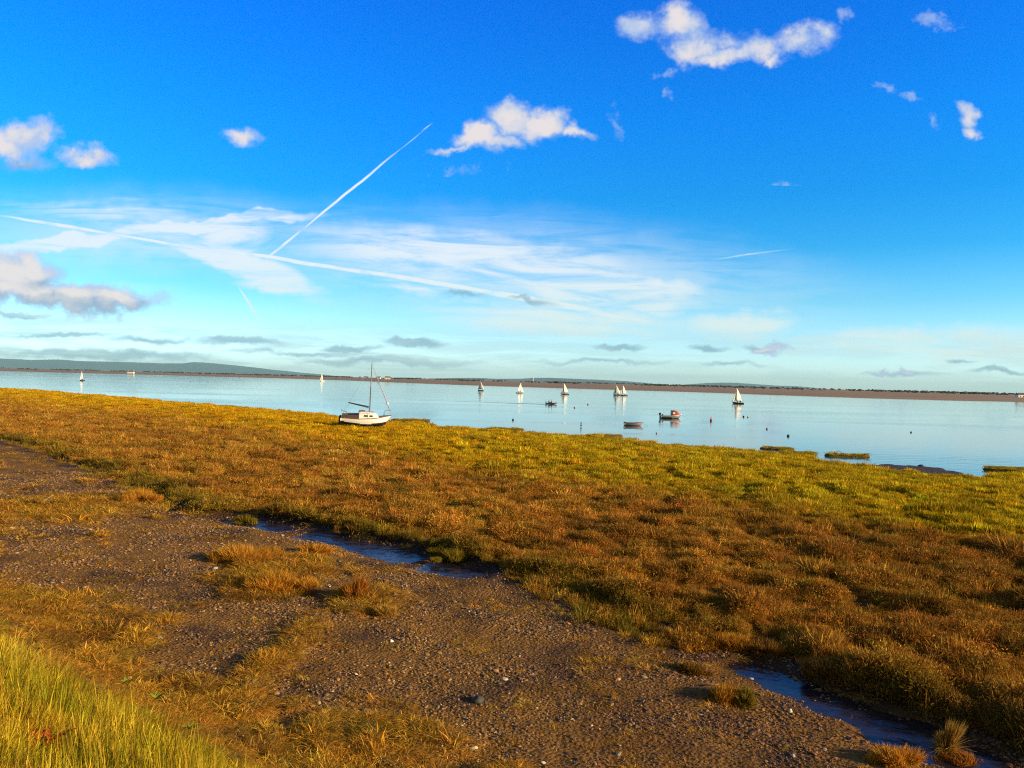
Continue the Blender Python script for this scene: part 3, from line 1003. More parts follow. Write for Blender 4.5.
# --- tall grass of the bank
N = 62000
rr = np.sqrt(rg.uniform(2.2 ** 2, 26 ** 2, N)) if False else rg.uniform(2.2, 24, N)
aa = np.radians(rg.uniform(-60, 12, N))
x, y = rr * np.sin(aa), rr * np.cos(aa)
L = land(x, y)
edge = L['se'] - 1.40 + 0.8 * fbm(x, y, 1.2, 3, 5)
keep = (edge > 0) & (y > 1.5)
x, y, rr, edge = x[keep], y[keep], rr[keep], edge[keep]
L = {k: v[keep] for k, v in L.items()}
n = len(x)
nz = fbm(x, y, 1.0, 3, 44)
c = np.tile(np.array([.50, .36, .028]), (n, 1))
c = mixc(c, sstep(0.0, 0.4, nz), (.27, .25, .016))
c = mixc(c, sstep(0.1, 0.5, -nz) * 0.8, (.55, .36, .06))
c = mixc(c, sstep(0.15, 0.45, fbm(x, y, 0.55, 3, 95)) * 0.7, (.20, .12, .02))
c = jitter(c, rg, 0.3, 0.1)
scl = np.exp(rg.normal(0, 0.16, n)) * 0.9
hgt = 0.74 * scl * (0.30 + 0.52 * sstep(0.0, 1.6, edge)) * (0.85 + 0.8 * fbm(x, y, 0.8, 3, 71))
sources = []
for k in range(4):
    q_ = np.random.default_rng(120 + k)
    pr = [blades(26, q_, 0.13, 0.46, 0.0036, 0.25, 0.28), blades(9, q_, 0.16, 0.40, 0.004, 0.7, 0.4)]
    if k == 3: pr.append(blades(7, q_, 0.13, 0.85, 0.0034, 0.16, 0.2))
    sources.append(blade_mesh('bank_tuft_source', pr, GM))
scatter('bank_grass', 'long yellow green grass on the bank in the lower left corner', np.stack([x, y, L['z'] - 0.02], -1), np.stack([scl, scl, hgt], -1),
        rg.uniform(0, 6.28, n), rg.normal(0, 0.1, (n, 2)), rg.integers(0, 4, n), c, sources)
print('bank', n)

# --- straw, wrack and low growth on the strip
N = 205000
rr = rg.uniform(7, 60, N) ** 1.0
aa = np.radians(rg.uniform(-46, 46, N))
x, y = rr * np.sin(aa), rr * np.cos(aa)
L = land(x, y)
st = straw(x, y, L)
sparse = 0.30 * sstep(0.0, 0.35, fbm(x, y, 1.1, 4, 64))
ok = (L['sm'] < 0.05) & (L['se'] < 1.8) & (L['z'] > CREEK_Z + 0.02)
keep = ok & (rg.uniform(size=N) < np.clip(st * 0.9 + sparse + 0.6 * sstep(-0.6, 0.6, L['se']), 0, 1))
x, y, rr, st = x[keep], y[keep], rr[keep], st[keep]
L = {k: v[keep] for k, v in L.items()}
n = len(x)
c = np.tile(np.array([.56, .30, .04]), (n, 1))
nz = fbm(x, y, 1.4, 3, 48)
c = mixc(c, sstep(0.0, 0.4, nz), (.34, .18, .035))
c = mixc(c, sstep(0.1, 0.5, -nz) * 0.6, (.50, .36, .06))
c = mixc(c, sstep(0.2, 0.45, fbm(x, y, 1.9, 3, 58)) * 0.7, (.14, .13, .02))
c = jitter(c, rg, 0.25)
scl = 0.8 * np.exp(rg.normal(0, 0.25, n)) * (rr / 15) ** 0.4
thin = np.where(st < 0.3, 0.80, 1.0)
scl = scl * thin
hg = scl * thin * (0.28 + 0.8 * np.clip(fbm(x, y, 0.9, 3, 73) + 0.1, 0, 1))
sources = []
for k in range(4):
    q_ = np.random.default_rng(130 + k)
    sources.append(blade_mesh('straw_source', [blades(34, q_, 0.20, 0.26, 0.006, 0.9, 0.35, 0.45), blades(8, q_, 0.1, 0.22, 0.005, 0.35, 0.3)], GM))
scatter('dry_straw', 'matted golden straw on the shingle strip', np.stack([x, y, L['z'] - 0.01], -1), np.stack([scl, scl, hg], -1),
        rg.uniform(0, 6.28, n), rg.normal(0, 0.12, (n, 2)), rg.integers(0, 4, n), c, sources)
print('straw', n)

# --- shingle
pm = bpy.data.materials.new('pebble')
pm.use_nodes = True
nt = pm.node_tree
pa = nt.nodes.new('ShaderNodeAttribute'); pa.attribute_type = 'INSTANCER'; pa.attribute_name = 'col'
nt.links.new(pa.outputs['Color'], nt.nodes['Principled BSDF'].inputs['Base Color'])
nt.nodes['Principled BSDF'].inputs['Roughness'].default_value = 0.6
sources = []
for k in range(5):
    mb = MB()
    q_ = random.Random(k)
    mb.ball((0, 0, 0), (0.024 * q_.uniform(.8, 1.3), 0.018 * q_.uniform(.8, 1.2), 0.011 * q_.uniform(.7, 1.4)), 7, 5, bump=0.16, seed=k)
    me_ = bpy.data.meshes.new('pebble_source'); me_.from_pydata(mb.v, [], mb.f); me_.materials.append(pm); me_.update()
    sources.append(me_)
N = 320000
rr = rg.uniform(7.5, 45, N)
aa = np.radians(rg.uniform(-46, 47, N))
x, y = rr * np.sin(aa), rr * np.cos(aa)
L = land(x, y)
st = straw(x, y, L)
nz = fbm(x, y, 1.8, 4, 83)
ok = (L['sm'] < -0.15) & (L['se'] < 0.5) & (L['z'] > CREEK_Z - 0.03)
keep = ok & (rg.uniform(size=N) < (0.12 + 0.88 * sstep(-0.25, 0.35, nz)) * (1 - 0.75 * st))
x, y, rr = x[keep], y[keep], rr[keep]
L = {k: v[keep] for k, v in L.items()}
n = len(x)
c = np.tile(np.array([.29, .150, .038]), (n, 1))
c = mixc(c, (rg.uniform(size=n) < 0.30) * 1.0, (.10, .06, .035))
c = mixc(c, 0.7 * sstep(-0.1, 0.4, fbm(x, y, 2.6, 4, 21) + 0.4 * fbm(x, y, 0.9, 4, 31)), (.12, .065, .03))
c = mixc(c, (rg.uniform(size=n) < 0.07) * 1.0, (.34, .24, .13))
c = mixc(c, (rg.uniform(size=n) < 0.006) * 1.0, (.62, .54, .42))
wr = sstep(-0.5, 3.0, x) * (0.35 + 0.6 * sstep(-0.3, 0.3, fbm(x, y, 2.6, 3, 87)))
c = mixc(c, wr * (rg.uniform(size=n) < 0.85), (.17, .066, .018))
c = jitter(c, rg, 0.25, 0.05)
scl = np.clip(np.exp(rg.normal(-0.32, 0.42, n)) * (rr / 15) ** 0.5, 0.3, 2.6)
scatter('shingle', 'small stones and weed fragments strewn over the shingle strip', np.stack([x, y, L['z'] + 0.003], -1), np.stack([scl] * 3, -1),
        rg.uniform(0, 6.28, n), rg.normal(0, 0.3, (n, 2)), rg.integers(0, 5, n), c, sources)
print('shingle', n)


# ------------------------------------------------------------------ the far shore, hills and haze
FAR = [(-160, 367.5), (0, 371.0), (128, 374.2), (256, 377.6), (350, 380.5), (430, 383.8), (512, 386.7), (600, 389.3), (690, 392), (780, 395.2), (860, 398), (940, 400.2), (1024, 402), (1200, 406)]
_fx = np.linspace(-160, 1200, 160)
_fy = np.interp(_fx, [p[0] for p in FAR], [p[1] for p in FAR])
edge = np.array([at(a, b, 0.0)[:2] for a, b in zip(_fx, _fy)])
dirs = edge / np.linalg.norm(edge, axis=1)[:, None]
d0 = np.linalg.norm(edge, axis=1)
d0 = d0 * (1 + 0.012 * fbm(edge[:, 0], edge[:, 1], 60, 3, 1.0))
rows = []
for add, z in ((-40, -0.8), (0, 0.02), (25, 0.5), (120, 1.2), (320, 2.2), (700, 3.2), (1500, 4.2), (3500, 4.6), (9000, 4.6)):
    rows.append(np.column_stack([dirs * (d0 + add)[:, None], np.full(len(d0), z) + (0.25 * z * fbm(dirs[:, 0] * 900, dirs[:, 1] * 900 + add, 20, 3, add * 0.01) if z > 0.3 else 0)]))
fv = np.array(rows)
q = quad_grid(len(rows), len(d0))[:, ::-1]
me = np_mesh('far_shore', fv.reshape(-1, 3), q.ravel(), np.arange(len(q)) * 4, smooth=True)
fm = mat('tidal_flat', (0.29, 0.165, 0.075), 0.9, var=0.45, scale=0.012)
me.materials.append(fm)
far_shore = bpy.data.objects.new('far_shore', me)
COL.objects.link(far_shore)
tag(far_shore, 'brown tidal flats of the far shore', kind='structure')


def far_point(px, extra, z=0.0):
    """a point on the far shore in the direction of a pixel column, so many metres beyond the water's edge"""
    i = int(np.argmin(np.abs(_fx - px)))
    p = dirs[i] * (d0[i] + extra)
    zz = np.interp(extra, [0, 25, 120, 320, 700, 1500, 3500], [0, .5, 1.2, 2.2, 3.2, 4.2, 4.6])
    return np.array([p[0], p[1], zz + z])


# far wood: crowns of leaf clumps over short stems, one mass
rt = np.random.default_rng(5)
tree_c = mat('far_foliage', (0.045, 0.052, 0.022), 0.9, var=0.4, scale=0.05)
mb = MB()
for k in range(900):
    px = rt.uniform(-60, 1090)
    w = 0.25 + 0.9 * (fbm(np.array([px]), np.array([3.0]), 45, 3, 12)[0] > 0.02) + (300 < px < 345) * .4 + (640 < px < 690) * .8 + (px > 870) * .35
    if rt.uniform() > w: continue
    ex = rt.choice([900, 1300, 2200, 3000])
    c = far_point(px, ex)
    h = rt.uniform(1.3, 2.9) * (1 + ex / 2600)
    q_ = rt.uniform(1.2, 3.2)
    for j in range(4):
        rr_ = h * rt.uniform(0.28, 0.48)
        mb.ball((c[0] + rt.normal() * h * 1.5 * q_, c[1] + rt.normal() * h * 0.5, c[2] + h * rt.uniform(0.35, 0.75)), (rr_ * q_, rr_ * q_, rr_), 7, 5, bump=0.3, seed=k * 4 + j)
tag(mb.build('far_wood', tree_c), 'dark line of trees and hedges along the far shore', kind='stuff')

HILLS = [('hills', 18500, [(-120, 362), (-40, 359.5), (0, 358.5), (30, 360), (60, 359.5), (78, 361), (100, 361.5), (130, 362.3), (160, 363.3), (182, 363.6), (192, 362.2), (205, 362.6), (222, 364.2), (245, 366.4), (270, 369.4), (300, 372.6), (330, 375.2), (345, 377.5)]),
         ('hills', 14000, [(380, 379.5), (440, 378.4), (470, 377.9), (495, 378.8), (520, 378.9), (532, 378), (550, 377.8), (572, 378.8), (600, 380), (625, 381.2), (645, 383), (665, 385.5), (672, 386.5)]),
         ('hills', 16000, [(655, 386.3), (680, 385), (705, 383.2), (722, 382.6), (738, 382.9), (760, 384.6), (780, 385.8), (800, 386.4), (815, 388), (830, 389.4)])]
hm = mat('hill_haze_blue', (0.035, 0.08, 0.13), 0.95, var=0.35, scale=0.0012)  # blue of distant haze put into the hills' base colour
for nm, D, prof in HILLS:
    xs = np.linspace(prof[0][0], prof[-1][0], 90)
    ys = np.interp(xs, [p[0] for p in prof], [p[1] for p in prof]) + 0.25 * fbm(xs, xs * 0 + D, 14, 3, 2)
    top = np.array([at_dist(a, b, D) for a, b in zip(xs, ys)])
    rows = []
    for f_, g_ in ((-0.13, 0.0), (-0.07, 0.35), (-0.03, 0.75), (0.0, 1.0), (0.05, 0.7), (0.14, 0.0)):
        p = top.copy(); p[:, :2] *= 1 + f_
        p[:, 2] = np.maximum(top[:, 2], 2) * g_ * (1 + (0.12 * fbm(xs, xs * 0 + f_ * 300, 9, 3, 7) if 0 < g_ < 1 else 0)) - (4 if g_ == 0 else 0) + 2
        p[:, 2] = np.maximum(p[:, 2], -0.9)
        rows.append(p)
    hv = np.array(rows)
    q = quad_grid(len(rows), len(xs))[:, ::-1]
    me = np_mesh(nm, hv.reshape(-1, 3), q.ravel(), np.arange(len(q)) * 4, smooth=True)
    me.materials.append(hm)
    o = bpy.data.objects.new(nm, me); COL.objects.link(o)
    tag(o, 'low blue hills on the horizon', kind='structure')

hz = bpy.data.materials.new('haze_air')
hz.use_nodes = True
nt = hz.node_tree
for n_ in list(nt.nodes): nt.nodes.remove(n_)
pv = nt.nodes.new('ShaderNodeVolumePrincipled')
pv.inputs['Color'].default_value = (0.48, 0.88, 1.0, 1)
pv.inputs['Density'].default_value = 3.6e-5
oo = nt.nodes.new('ShaderNodeOutputMaterial')
nt.links.new(pv.outputs[0], oo.inputs['Volume'])
mb = MB()
mb.box((0, 0, 136), (23000, 23000, 140))
haze = mb.build('haze', hz)
tag(haze, 'thin pale haze over the estuary', kind='stuff')
SC.cycles.volume_bounces = 0


# ------------------------------------------------------------------ boats
def loft(mb, rings, mi=0, closed=False, cap=True, mif=None):
    n = len(rings[0])
    vs = [p for r in rings for p in r]
    b = len(mb.v)
    mb.v += [tuple(map(float, p)) for p in vs]
    for i in range(len(rings) - 1):
        for k in range(n if closed else n - 1):
            f = (i * n + k, i * n + (k + 1) % n, (i + 1) * n + (k + 1) % n, (i + 1) * n + k)
            m = mi if mif is None else mif([vs[j] for j in f])
            mb.f.append(tuple(b + j for j in f)); mb.m.append(m)
    if cap:
        for i in (0, len(rings) - 1):
            mb.f.append(tuple(b + i * n + k for k in range(n))); mb.m.append(mi)


def hull_rings(Ln, beam, sheer, keel, fine=0.55, transom=0.6, n=17, mids=(0.55, 0.88, 0.97)):
    """rings from stern to bow; each runs from the starboard rail under the keel to the port rail"""
    rings = []
    for i in range(n):
        s = i / (n - 1)
        if s < fine: bw = transom + (1 - transom) * math.sin(math.pi / 2 * s / fine)
        else: bw = max(0.015, math.cos(math.pi / 2 * ((s - fine) / (1 - fine)) ** 1.35))
        b = beam / 2 * bw
        zs = np.interp(s, *sheer); zk = np.interp(s, *keel)
        x = -Ln / 2 + Ln * s
        h = zs - zk
        prof = [(1.0, 1.0), (mids[2], 0.62), (mids[1], 0.28), (mids[0], 0.07), (0.0, 0.0)]
        us = np.interp(np.linspace(0, 4, 17), range(5), [q_[0] for q_ in prof]); vs_ = np.interp(np.linspace(0, 4, 17), range(5), [q_[1] for q_ in prof])
        if n > 20: prof = list(zip(us, vs_))
        rake = 0.10 * Ln * max(0, (s - 0.8) / 0.2) ** 2
        half = [(x - rake * (1 - v), -b * u, zk + h * v) for u, v in prof]
        rings.append(half + [(p[0], -p[1], p[2]) for p in half[-2::-1]])
    return rings


def rail(rings, mb, r, mi=0):
    mb.tube([Vector(q[0]) for q in rings], r, 6, mi)
    mb.tube([Vector(q[-1]) for q in rings], r, 6, mi)
    mb.tube([Vector(rings[0][0]), Vector(rings[0][-1])], r, 6, mi)


def tube_part(name, pts, rad, m, parent, n=8):
    mb = MB(); mb.tube(pts, rad, n)
    return mb.build(name, m, parent, True)


def beached_yacht(loc, rot):
    t = empty('sailing_boat', loc, rot)
    tag(t, 'white sailing boat with a bare mast lying aground on the marsh grass', 'sailing boat')
    Ln = 5.05
    sheer = ([0, 0.35, 0.7, 1], [0.66, 0.62, 0.72, 0.92]); keel = ([0, 0.3, 0.6, 0.85, 1], [0.16, 0.02, 0.0, 0.10, 0.34])
    rings = hull_rings(Ln, 1.95, sheer, keel, 0.5, 0.62, 41)
    mb = MB()
    loft(mb, rings, 0, mif=lambda q: 1 if sum(p[2] for p in q) / 4 < 0.25 + 0.03 * (sum(p[0] for p in q) / 4) ** 2 + max(0, sum(p[0] for p in q) / 4) * 0.05 else 0)
    # the skin's inner face so that the sides have thickness
    h = mb.build('hull', [M['white'], M['navy']], t, True)
    mb = MB(); rail(rings, mb, 0.03); mb.build('rubbing_strake', M['wood'], h, True)
    # deck: fore part, side decks, and the cockpit well aft
    mb = MB()
    dk = []
    for q in rings: dk.append([(q[0][0], q[0][1] * 0.985, q[0][2] - 0.02), (q[0][0], q[0][1] * 0.62, q[0][2] + 0.005), (q[-1][0], q[-1][1] * 0.62, q[-1][2] + 0.005), (q[-1][0], q[-1][1] * 0.985, q[-1][2] - 0.02)])
    for i in range(len(dk) - 1):
        aft = dk[i][0][0] < -0.72 and i > 0
        base = len(mb.v)
        mb.v += [tuple(p) for p in dk[i] + dk[i + 1]]
        for k in range(3):
            if aft and k == 1: continue
            mb.f.append((base + k, base + 4 + k, base + 5 + k, base + k + 1)); mb.m.append(0)
    mb.build('deck', M['deck'], t)
    mb = MB()
    x0, x1, w, zt, zb = -2.2, -0.75, 0.56, 0.64, 0.26
    mb.add([(x0, -w, zb), (x1, -w, zb), (x1, w, zb), (x0, w, zb), (x0, -w, zt), (x1, -w, zt), (x1, w, zt), (x0, w, zt)],
           [(0, 1, 2, 3), (0, 4, 5, 1), (1, 5, 6, 2), (2, 6, 7, 3), (3, 7, 4, 0)])
    ck = mb.build('cockpit', M['cockpit'], t)
    for sy in (-1, 1):
        mb = MB(); mb.box((-1.48, sy * 0.43, 0.42), (0.70, 0.12, 0.025)); mb.build('bench', M['wood'], ck)
        mb = MB(); mb.box((-1.45, sy * 0.60, 0.71), (0.78, 0.03, 0.09)); mb.build('coaming', M['cockpit'], ck)
    # cabin
    mb = MB()
    cr = []
    for x, w_, zt_ in ((-0.74, 0.80, 1.10), (-0.60, 0.80, 1.13), (0.2, 0.80, 1.13), (0.75, 0.70, 1.08), (1.02, 0.60, 1.0), (1.25, 0.50, 0.74)):
        zb_ = 0.60
        cr.append([(x, -w_, zb_), (x, -w_ * 0.93, zt_ - 0.09), (x, -w_ * 0.78, zt_ - 0.01), (x, 0, zt_ + 0.04), (x, w_ * 0.78, zt_ - 0.01), (x, w_ * 0.93, zt_ - 0.09), (x, w_, zb_)])
    loft(mb, cr, 0)
    cb = mb.build('cabin', M['white'], t)
    for sy in (-1, 1):
        for xa, xb in ((-0.28, 0.14), (0.28, 0.62)):
            mb = MB()
            y0 = lambda x, z: sy * (np.interp(x, [-0.6, 0.2, 0.75], [0.80, 0.80, 0.70]) * (1 - 0.07 * (z - 0.6) / 0.44) + 0.006)
            pts = [(xa, 0.80), (xb, 0.80), (xb - 0.03, 0.92), (xa + 0.03, 0.92)]
            inner = [(x, y0(x, z), z) for x, z in pts]; outer = [(x, y0(x, z) + sy * 0.012, z) for x, z in pts]
            mb.add(inner + outer, [(0, 1, 2, 3), (4, 5, 6, 7), (0, 1, 5, 4), (1, 2, 6, 5), (2, 3, 7, 6), (3, 0, 4, 7)])
            mb.build('window', M['glass'], cb)
    mb = MB(); mb.box((-0.42, 0, 1.20), (0.30, 0.27, 0.035)); mb.build('hatch', M['wood'], cb)
    mb = MB(); mb.box((-0.755, 0, 0.86), (0.012, 0.24, 0.22)); mb.build('companionway_door', M['wood'], cb)
    mb = MB(); mb.tube([(0.15, -0.38, 1.15), (0.2, -0.38, 1.20), (0.75, -0.34, 1.17), (0.8, -0.34, 1.11)], 0.018, 6); mb.build('handrail', M['wood'], cb)
    # spars
    mt = (0.33, 0, 1.16); top = (0.30, 0, 6.75)
    ms = tube_part('mast', [mt, (0.32, 0, 4), top], [0.055, 0.05, 0.036], M['alu'], t, 10)
    tube_part('spreader', [(0.31, -0.5, 3.9), (0.31, 0, 3.95), (0.31, 0.5, 3.9)], 0.016, M['alu'], ms, 6)
    tube_part('masthead_aerial', [top, (0.30, 0, 7.25)], 0.010, M['wire'], ms, 5)
    bm_ = tube_part('boom', [(0.27, 0, 1.55), (-1.85, 0.12, 2.05)], [0.045, 0.04], M['alu'], t)
    tube_part('sail_cover', [(0.2, 0, 1.66), (-0.5, 0.04, 1.80), (-1.2, 0.08, 1.95), (-1.75, 0.115, 2.08)], [0.10, 0.085, 0.065, 0.04], M['sailcover'], bm_)
    bow = (2.50, 0, 0.96)
    fs = tube_part('forestay', [(0.32, 0, 6.6), bow], 0.009, M['wire'], t, 5)
    tube_part('furled_sail', [(0.52, 0, 6.1), (1.2, 0, 4.35), (1.9, 0, 2.55), (2.35, 0, 1.35)], [0.018, 0.026, 0.03, 0.03], M['redsail'], fs)
    mb = MB(); mb.ball((2.06, -0.06, 2.15), (0.13, 0.13, 0.17)); mb.build('fender', M['white'], fs, True)
    tube_part('backstay', [(0.29, 0, 6.65), (-2.46, 0.1, 0.70)], 0.008, M['wire'], t, 5)
    for sy in (-1, 1): tube_part('shroud', [(0.31, 0, 6.5), (0.31, sy * 0.5, 3.9), (0.25, sy * 0.93, 0.68)], 0.008, M['wire'], t, 5)
    tube_part('pulpit', [(1.75, -0.45, 0.82), (1.85, -0.44, 1.28), (2.52, -0.06, 1.40), (2.52, 0.06, 1.40), (1.85, 0.44, 1.28), (1.75, 0.45, 0.82)], 0.018, M['wire'], t, 6)
    tube_part('pushpit', [(-1.9, -0.72, 0.66), (-1.95, -0.72, 1.12), (-2.44, -0.55, 1.16), (-2.44, 0.55, 1.16), (-1.95, 0.72, 1.12), (-1.9, 0.72, 0.66)], 0.018, M['wire'], t, 6)
    tube_part('guard_rail', [(-1.95, -0.73, 1.08), (-0.7, -0.90, 1.05), (0.6, -0.86, 1.10), (1.85, -0.44, 1.24)], 0.007, M['wire'], t, 5)
    mb = MB(); mb.box((-2.60, 0, 0.40), (0.09, 0.02, 0.34)); rd = mb.build('rudder', M['navy'], t)
    tube_part('tiller', [(-2.56, 0, 0.76), (-1.85, 0.06, 0.88)], [0.025, 0.018], M['wood'], rd, 6)
    mb = MB(); mb.box((-2.54, -0.34, 0.62), (0.10, 0.10, 0.20), taper=0.8); mb.build('outboard_motor', M['dark'], t)
    for sy in (-1, 1):
        mb = MB(); mb.box((0.05, sy * 0.42, -0.06), (0.55, 0.03, 0.16)); mb.build('bilge_keel', M['navy'], t)
        mb = MB(); mb.add([(-2.35, sy * 0.66, 0.62), (-0.74, sy * 0.86, 0.62), (-0.74, sy * 0.86, 0.93), (-2.35, sy * 0.66, 0.90), (-2.35, sy * 0.64, 0.62), (-0.74, sy * 0.84, 0.62), (-0.74, sy * 0.84, 0.93), (-2.35, sy * 0.64, 0.90)],
                          [(0, 1, 2, 3), (7, 6, 5, 4), (0, 4, 5, 1), (1, 5, 6, 2), (2, 6, 7, 3), (3, 7, 4, 0)]); mb.build('weather_cloth', M['cockpit'], t)
    for ch in t.children_recursive:
        for v in ch.data.vertices:
            v.co.z = v.co.z * 1.32 if v.co.z < 1.2 else 1.584 + (v.co.z - 1.2) * 0.86
    return t


p = at(365.5, 427.0, 1.0)
zb = float(land([p[0]], [p[1]])['z'][0])
beached_yacht((p[0], p[1], zb + 0.16), (R(3), R(1.5), R(14)))


def sail_sheet(mb, corners, camber, n=7, th=0.012):
    """a bellied triangular sail: tack, clew, head, with real thickness"""
    A_, B_, C_ = [np.array(c, float) for c in corners]
    nrm = np.cross(B_ - A_, C_ - A_); nrm /= np.linalg.norm(nrm)
    front, idx = [], {}
    for i in range(n + 1):
        for j in range(n + 1 - i):
            u, v = i / n, j / n
            bulge = 4 * (1 - u - v) * u * 1.0 + 2.0 * u * v + 1.2 * v * (1 - u - v)
            roach = 0.10 * np.linalg.norm(B_ - A_) * 4 * u * v
            P = A_ + (B_ - A_) * u + (C_ - A_) * v + nrm * camber * bulge + (B_ - A_) / np.linalg.norm(B_ - A_) * roach
            idx[(i, j)] = len(front); front.append(P)
    m = len(front)
    back = [p + nrm * th for p in front]
    fs = []
    for i in range(n):
        for j in range(n - i):
            a, b_, c_ = idx[(i, j)], idx[(i + 1, j)], idx[(i, j + 1)]
            fs += [(a, b_, c_), (m + a, m + c_, m + b_)]
            if (i + 1, j + 1) in idx:
                d_ = idx[(i + 1, j + 1)]
                fs += [(b_, d_, c_), (m + b_, m + c_, m + d_)]
    edge_ = [idx[(i, 0)] for i in range(n + 1)] + [idx[(n - j, j)] for j in range(1, n + 1)] + [idx[(0, n - j)] for j in range(1, n)]
    for a, b_ in zip(edge_, edge_[1:] + edge_[:1]): fs.append((a, m + a, m + b_, b_))
    mb.add(front + back, fs)


def dinghy(loc, turn, heel, size, label, hullmat, swing):
    t = empty('sailing_dinghy', loc, (R(heel), 0, R(turn)), size)
    tag(t, label, 'sailing dinghy', 'sailing dinghies out on the estuary')
    rings = hull_rings(4.2, 1.6, ([0, .5, 1], [0.42, 0.40, 0.58]), ([0, .4, .8, 1], [-0.02, -0.10, -0.05, 0.22]), 0.5, 0.75, 13)
    mb = MB(); loft(mb, rings, 0)
    h = mb.build('hull', hullmat, t, True)
    mb = MB(); rail(rings, mb, 0.035); mb.build('gunwale', M['white'], h, True)
    mb = MB(); mb.box((1.2, 0, 0.47), (0.55, 0.42, 0.02)); mb.build('foredeck', M['white'], t)
    tube_part('mast', [(0.55, 0, 0.1), (0.50, 0, 3), (0.40, 0, 5.75)], [0.045, 0.04, 0.028], M['alu'], t)
    swing = -swing
    cs_, sn = math.cos(R(swing)), math.sin(R(swing))
    clew = (0.5 - 2.45 * cs_, 2.45 * sn, 1.0)
    tube_part('boom', [(0.52, 0, 0.92), (clew[0] - .1 * cs_, clew[1] + .1 * sn, 0.95)], 0.03, M['alu'], t)
    mb = MB(); sail_sheet(mb, ((0.50, 0.0, 1.0), clew, (0.42, 0, 5.65)), 0.16); mb.build('mainsail', M['sail'], t, True)
    mb = MB(); sail_sheet(mb, ((2.0, 0, 0.66), (0.72, 0.45 * (1 if swing > 0 else -1), 0.80), (0.5, 0, 4.3)), 0.12); mb.build('jib', M['sail'], t, True)
    mb = MB(); mb.box((-2.18, 0, 0.05), (0.07, 0.015, 0.32)); rd = mb.build('rudder', M['wood'], t)
    tube_part('tiller', [(-2.15, 0, 0.45), (-1.35, 0.1, 0.52)], 0.018, M['wood'], rd, 6)
    return t


def person(loc, turn, label, jacket, hairm=None, lean=0.0, group=None):
    """a seated figure: one continuous skinned body coloured by what covers it, with hair as its child"""
    j = {}
    P = [('pelvis', (0, 0, 0.10), .15), ('waist', (0.02, 0, 0.28), .135), ('chest', (0.05, 0, 0.48), .165), ('neckb', (0.06, 0, 0.62), .075), ('neck', (0.075, 0, 0.69), .058),
         ('head', (0.10, 0, 0.80), .098), ('crown', (0.10, 0, 0.90), .075)]
    E = [(0, 1), (1, 2), (2, 3), (3, 4), (4, 5), (5, 6)]
    for sy in (-1, 1):
        k = len(P)
        P += [('sh', (0.05, sy * 0.18, 0.56), .075), ('el', (0.16, sy * 0.26, 0.32), .052), ('wr', (0.38, sy * 0.18, 0.26), .036), ('ha', (0.46, sy * 0.16, 0.25), .042)]
        E += [(2, k), (k, k + 1), (k + 1, k + 2), (k + 2, k + 3)]
        k = len(P)
        P += [('hip', (0.06, sy * 0.10, 0.08), .105), ('kn', (0.46, sy * 0.15, 0.18), .072), ('an', (0.52, sy * 0.14, -0.20), .046), ('toe', (0.68, sy * 0.15, -0.24), .040)]
        E += [(0, k), (k, k + 1), (k + 1, k + 2), (k + 2, k + 3)]
    me = bpy.data.meshes.new('person_skeleton')
    cl, sl = math.cos(lean), math.sin(lean)
    me.from_pydata([(p[1][0] * cl + p[1][2] * sl if p[1][2] > 0.2 else p[1][0], p[1][1], p[1][2]) for p in P], E, [])
    o = bpy.data.objects.new('person_skeleton', me); COL.objects.link(o)
    sk = o.modifiers.new('skin', 'SKIN')
    for i, p_ in enumerate(P): me.skin_vertices[0].data[i].radius = (p_[2], p_[2] * (1.25 if p_[0] in ('chest', 'waist', 'pelvis') else 1.0))
    me.skin_vertices[0].data[0].use_root = True
    sb = o.modifiers.new('sub', 'SUBSURF'); sb.levels = 1
    dg = bpy.context.evaluated_depsgraph_get()
    bm2 = bpy.data.meshes.new_from_object(o.evaluated_get(dg))
    bpy.data.objects.remove(o)
    bm2.name = 'person'
    for m_ in (M['skin'], jacket, M['trou'], M['dark']):
        bm2.materials.append(m_)
    for f in bm2.polygons:
        c = f.center
        r_ = 0
        if c.z < 0.66 and c.x < 0.42 and not (c.z < 0.22 and abs(c.y) < 0.30 and c.x > 0.05 and c.z < 0.21): r_ = 1
        if c.z < 0.20 or (c.x > 0.25 and c.z < 0.225): r_ = 2
        if c.z < -0.19: r_ = 3
        if c.x > 0.41 and c.z > 0.20 and abs(c.y) < 0.23: r_ = 0 if c.z > 0.22 else r_
        f.material_index = r_
        f.use_smooth = True
    ob = bpy.data.objects.new('person', bm2); COL.objects.link(ob)
    ob.location = loc; ob.rotation_euler = (0, 0, R(turn))
    tag(ob, label, 'person', group)
    mb = MB()
    hx = 0.10 * cl + 0.82 * sl
    mb.ball((hx - 0.03, 0, 0.875), (0.115, 0.108, 0.085), 10, 6, bump=0.05, seed=3)
    mb.build('hair', hairm or M['hair'], ob, True)
    mb = MB(); mb.ball((hx + 0.10, 0, 0.80), (0.028, 0.016, 0.022), 6, 4); mb.build('nose', M['skin'], ob, True)
    return ob


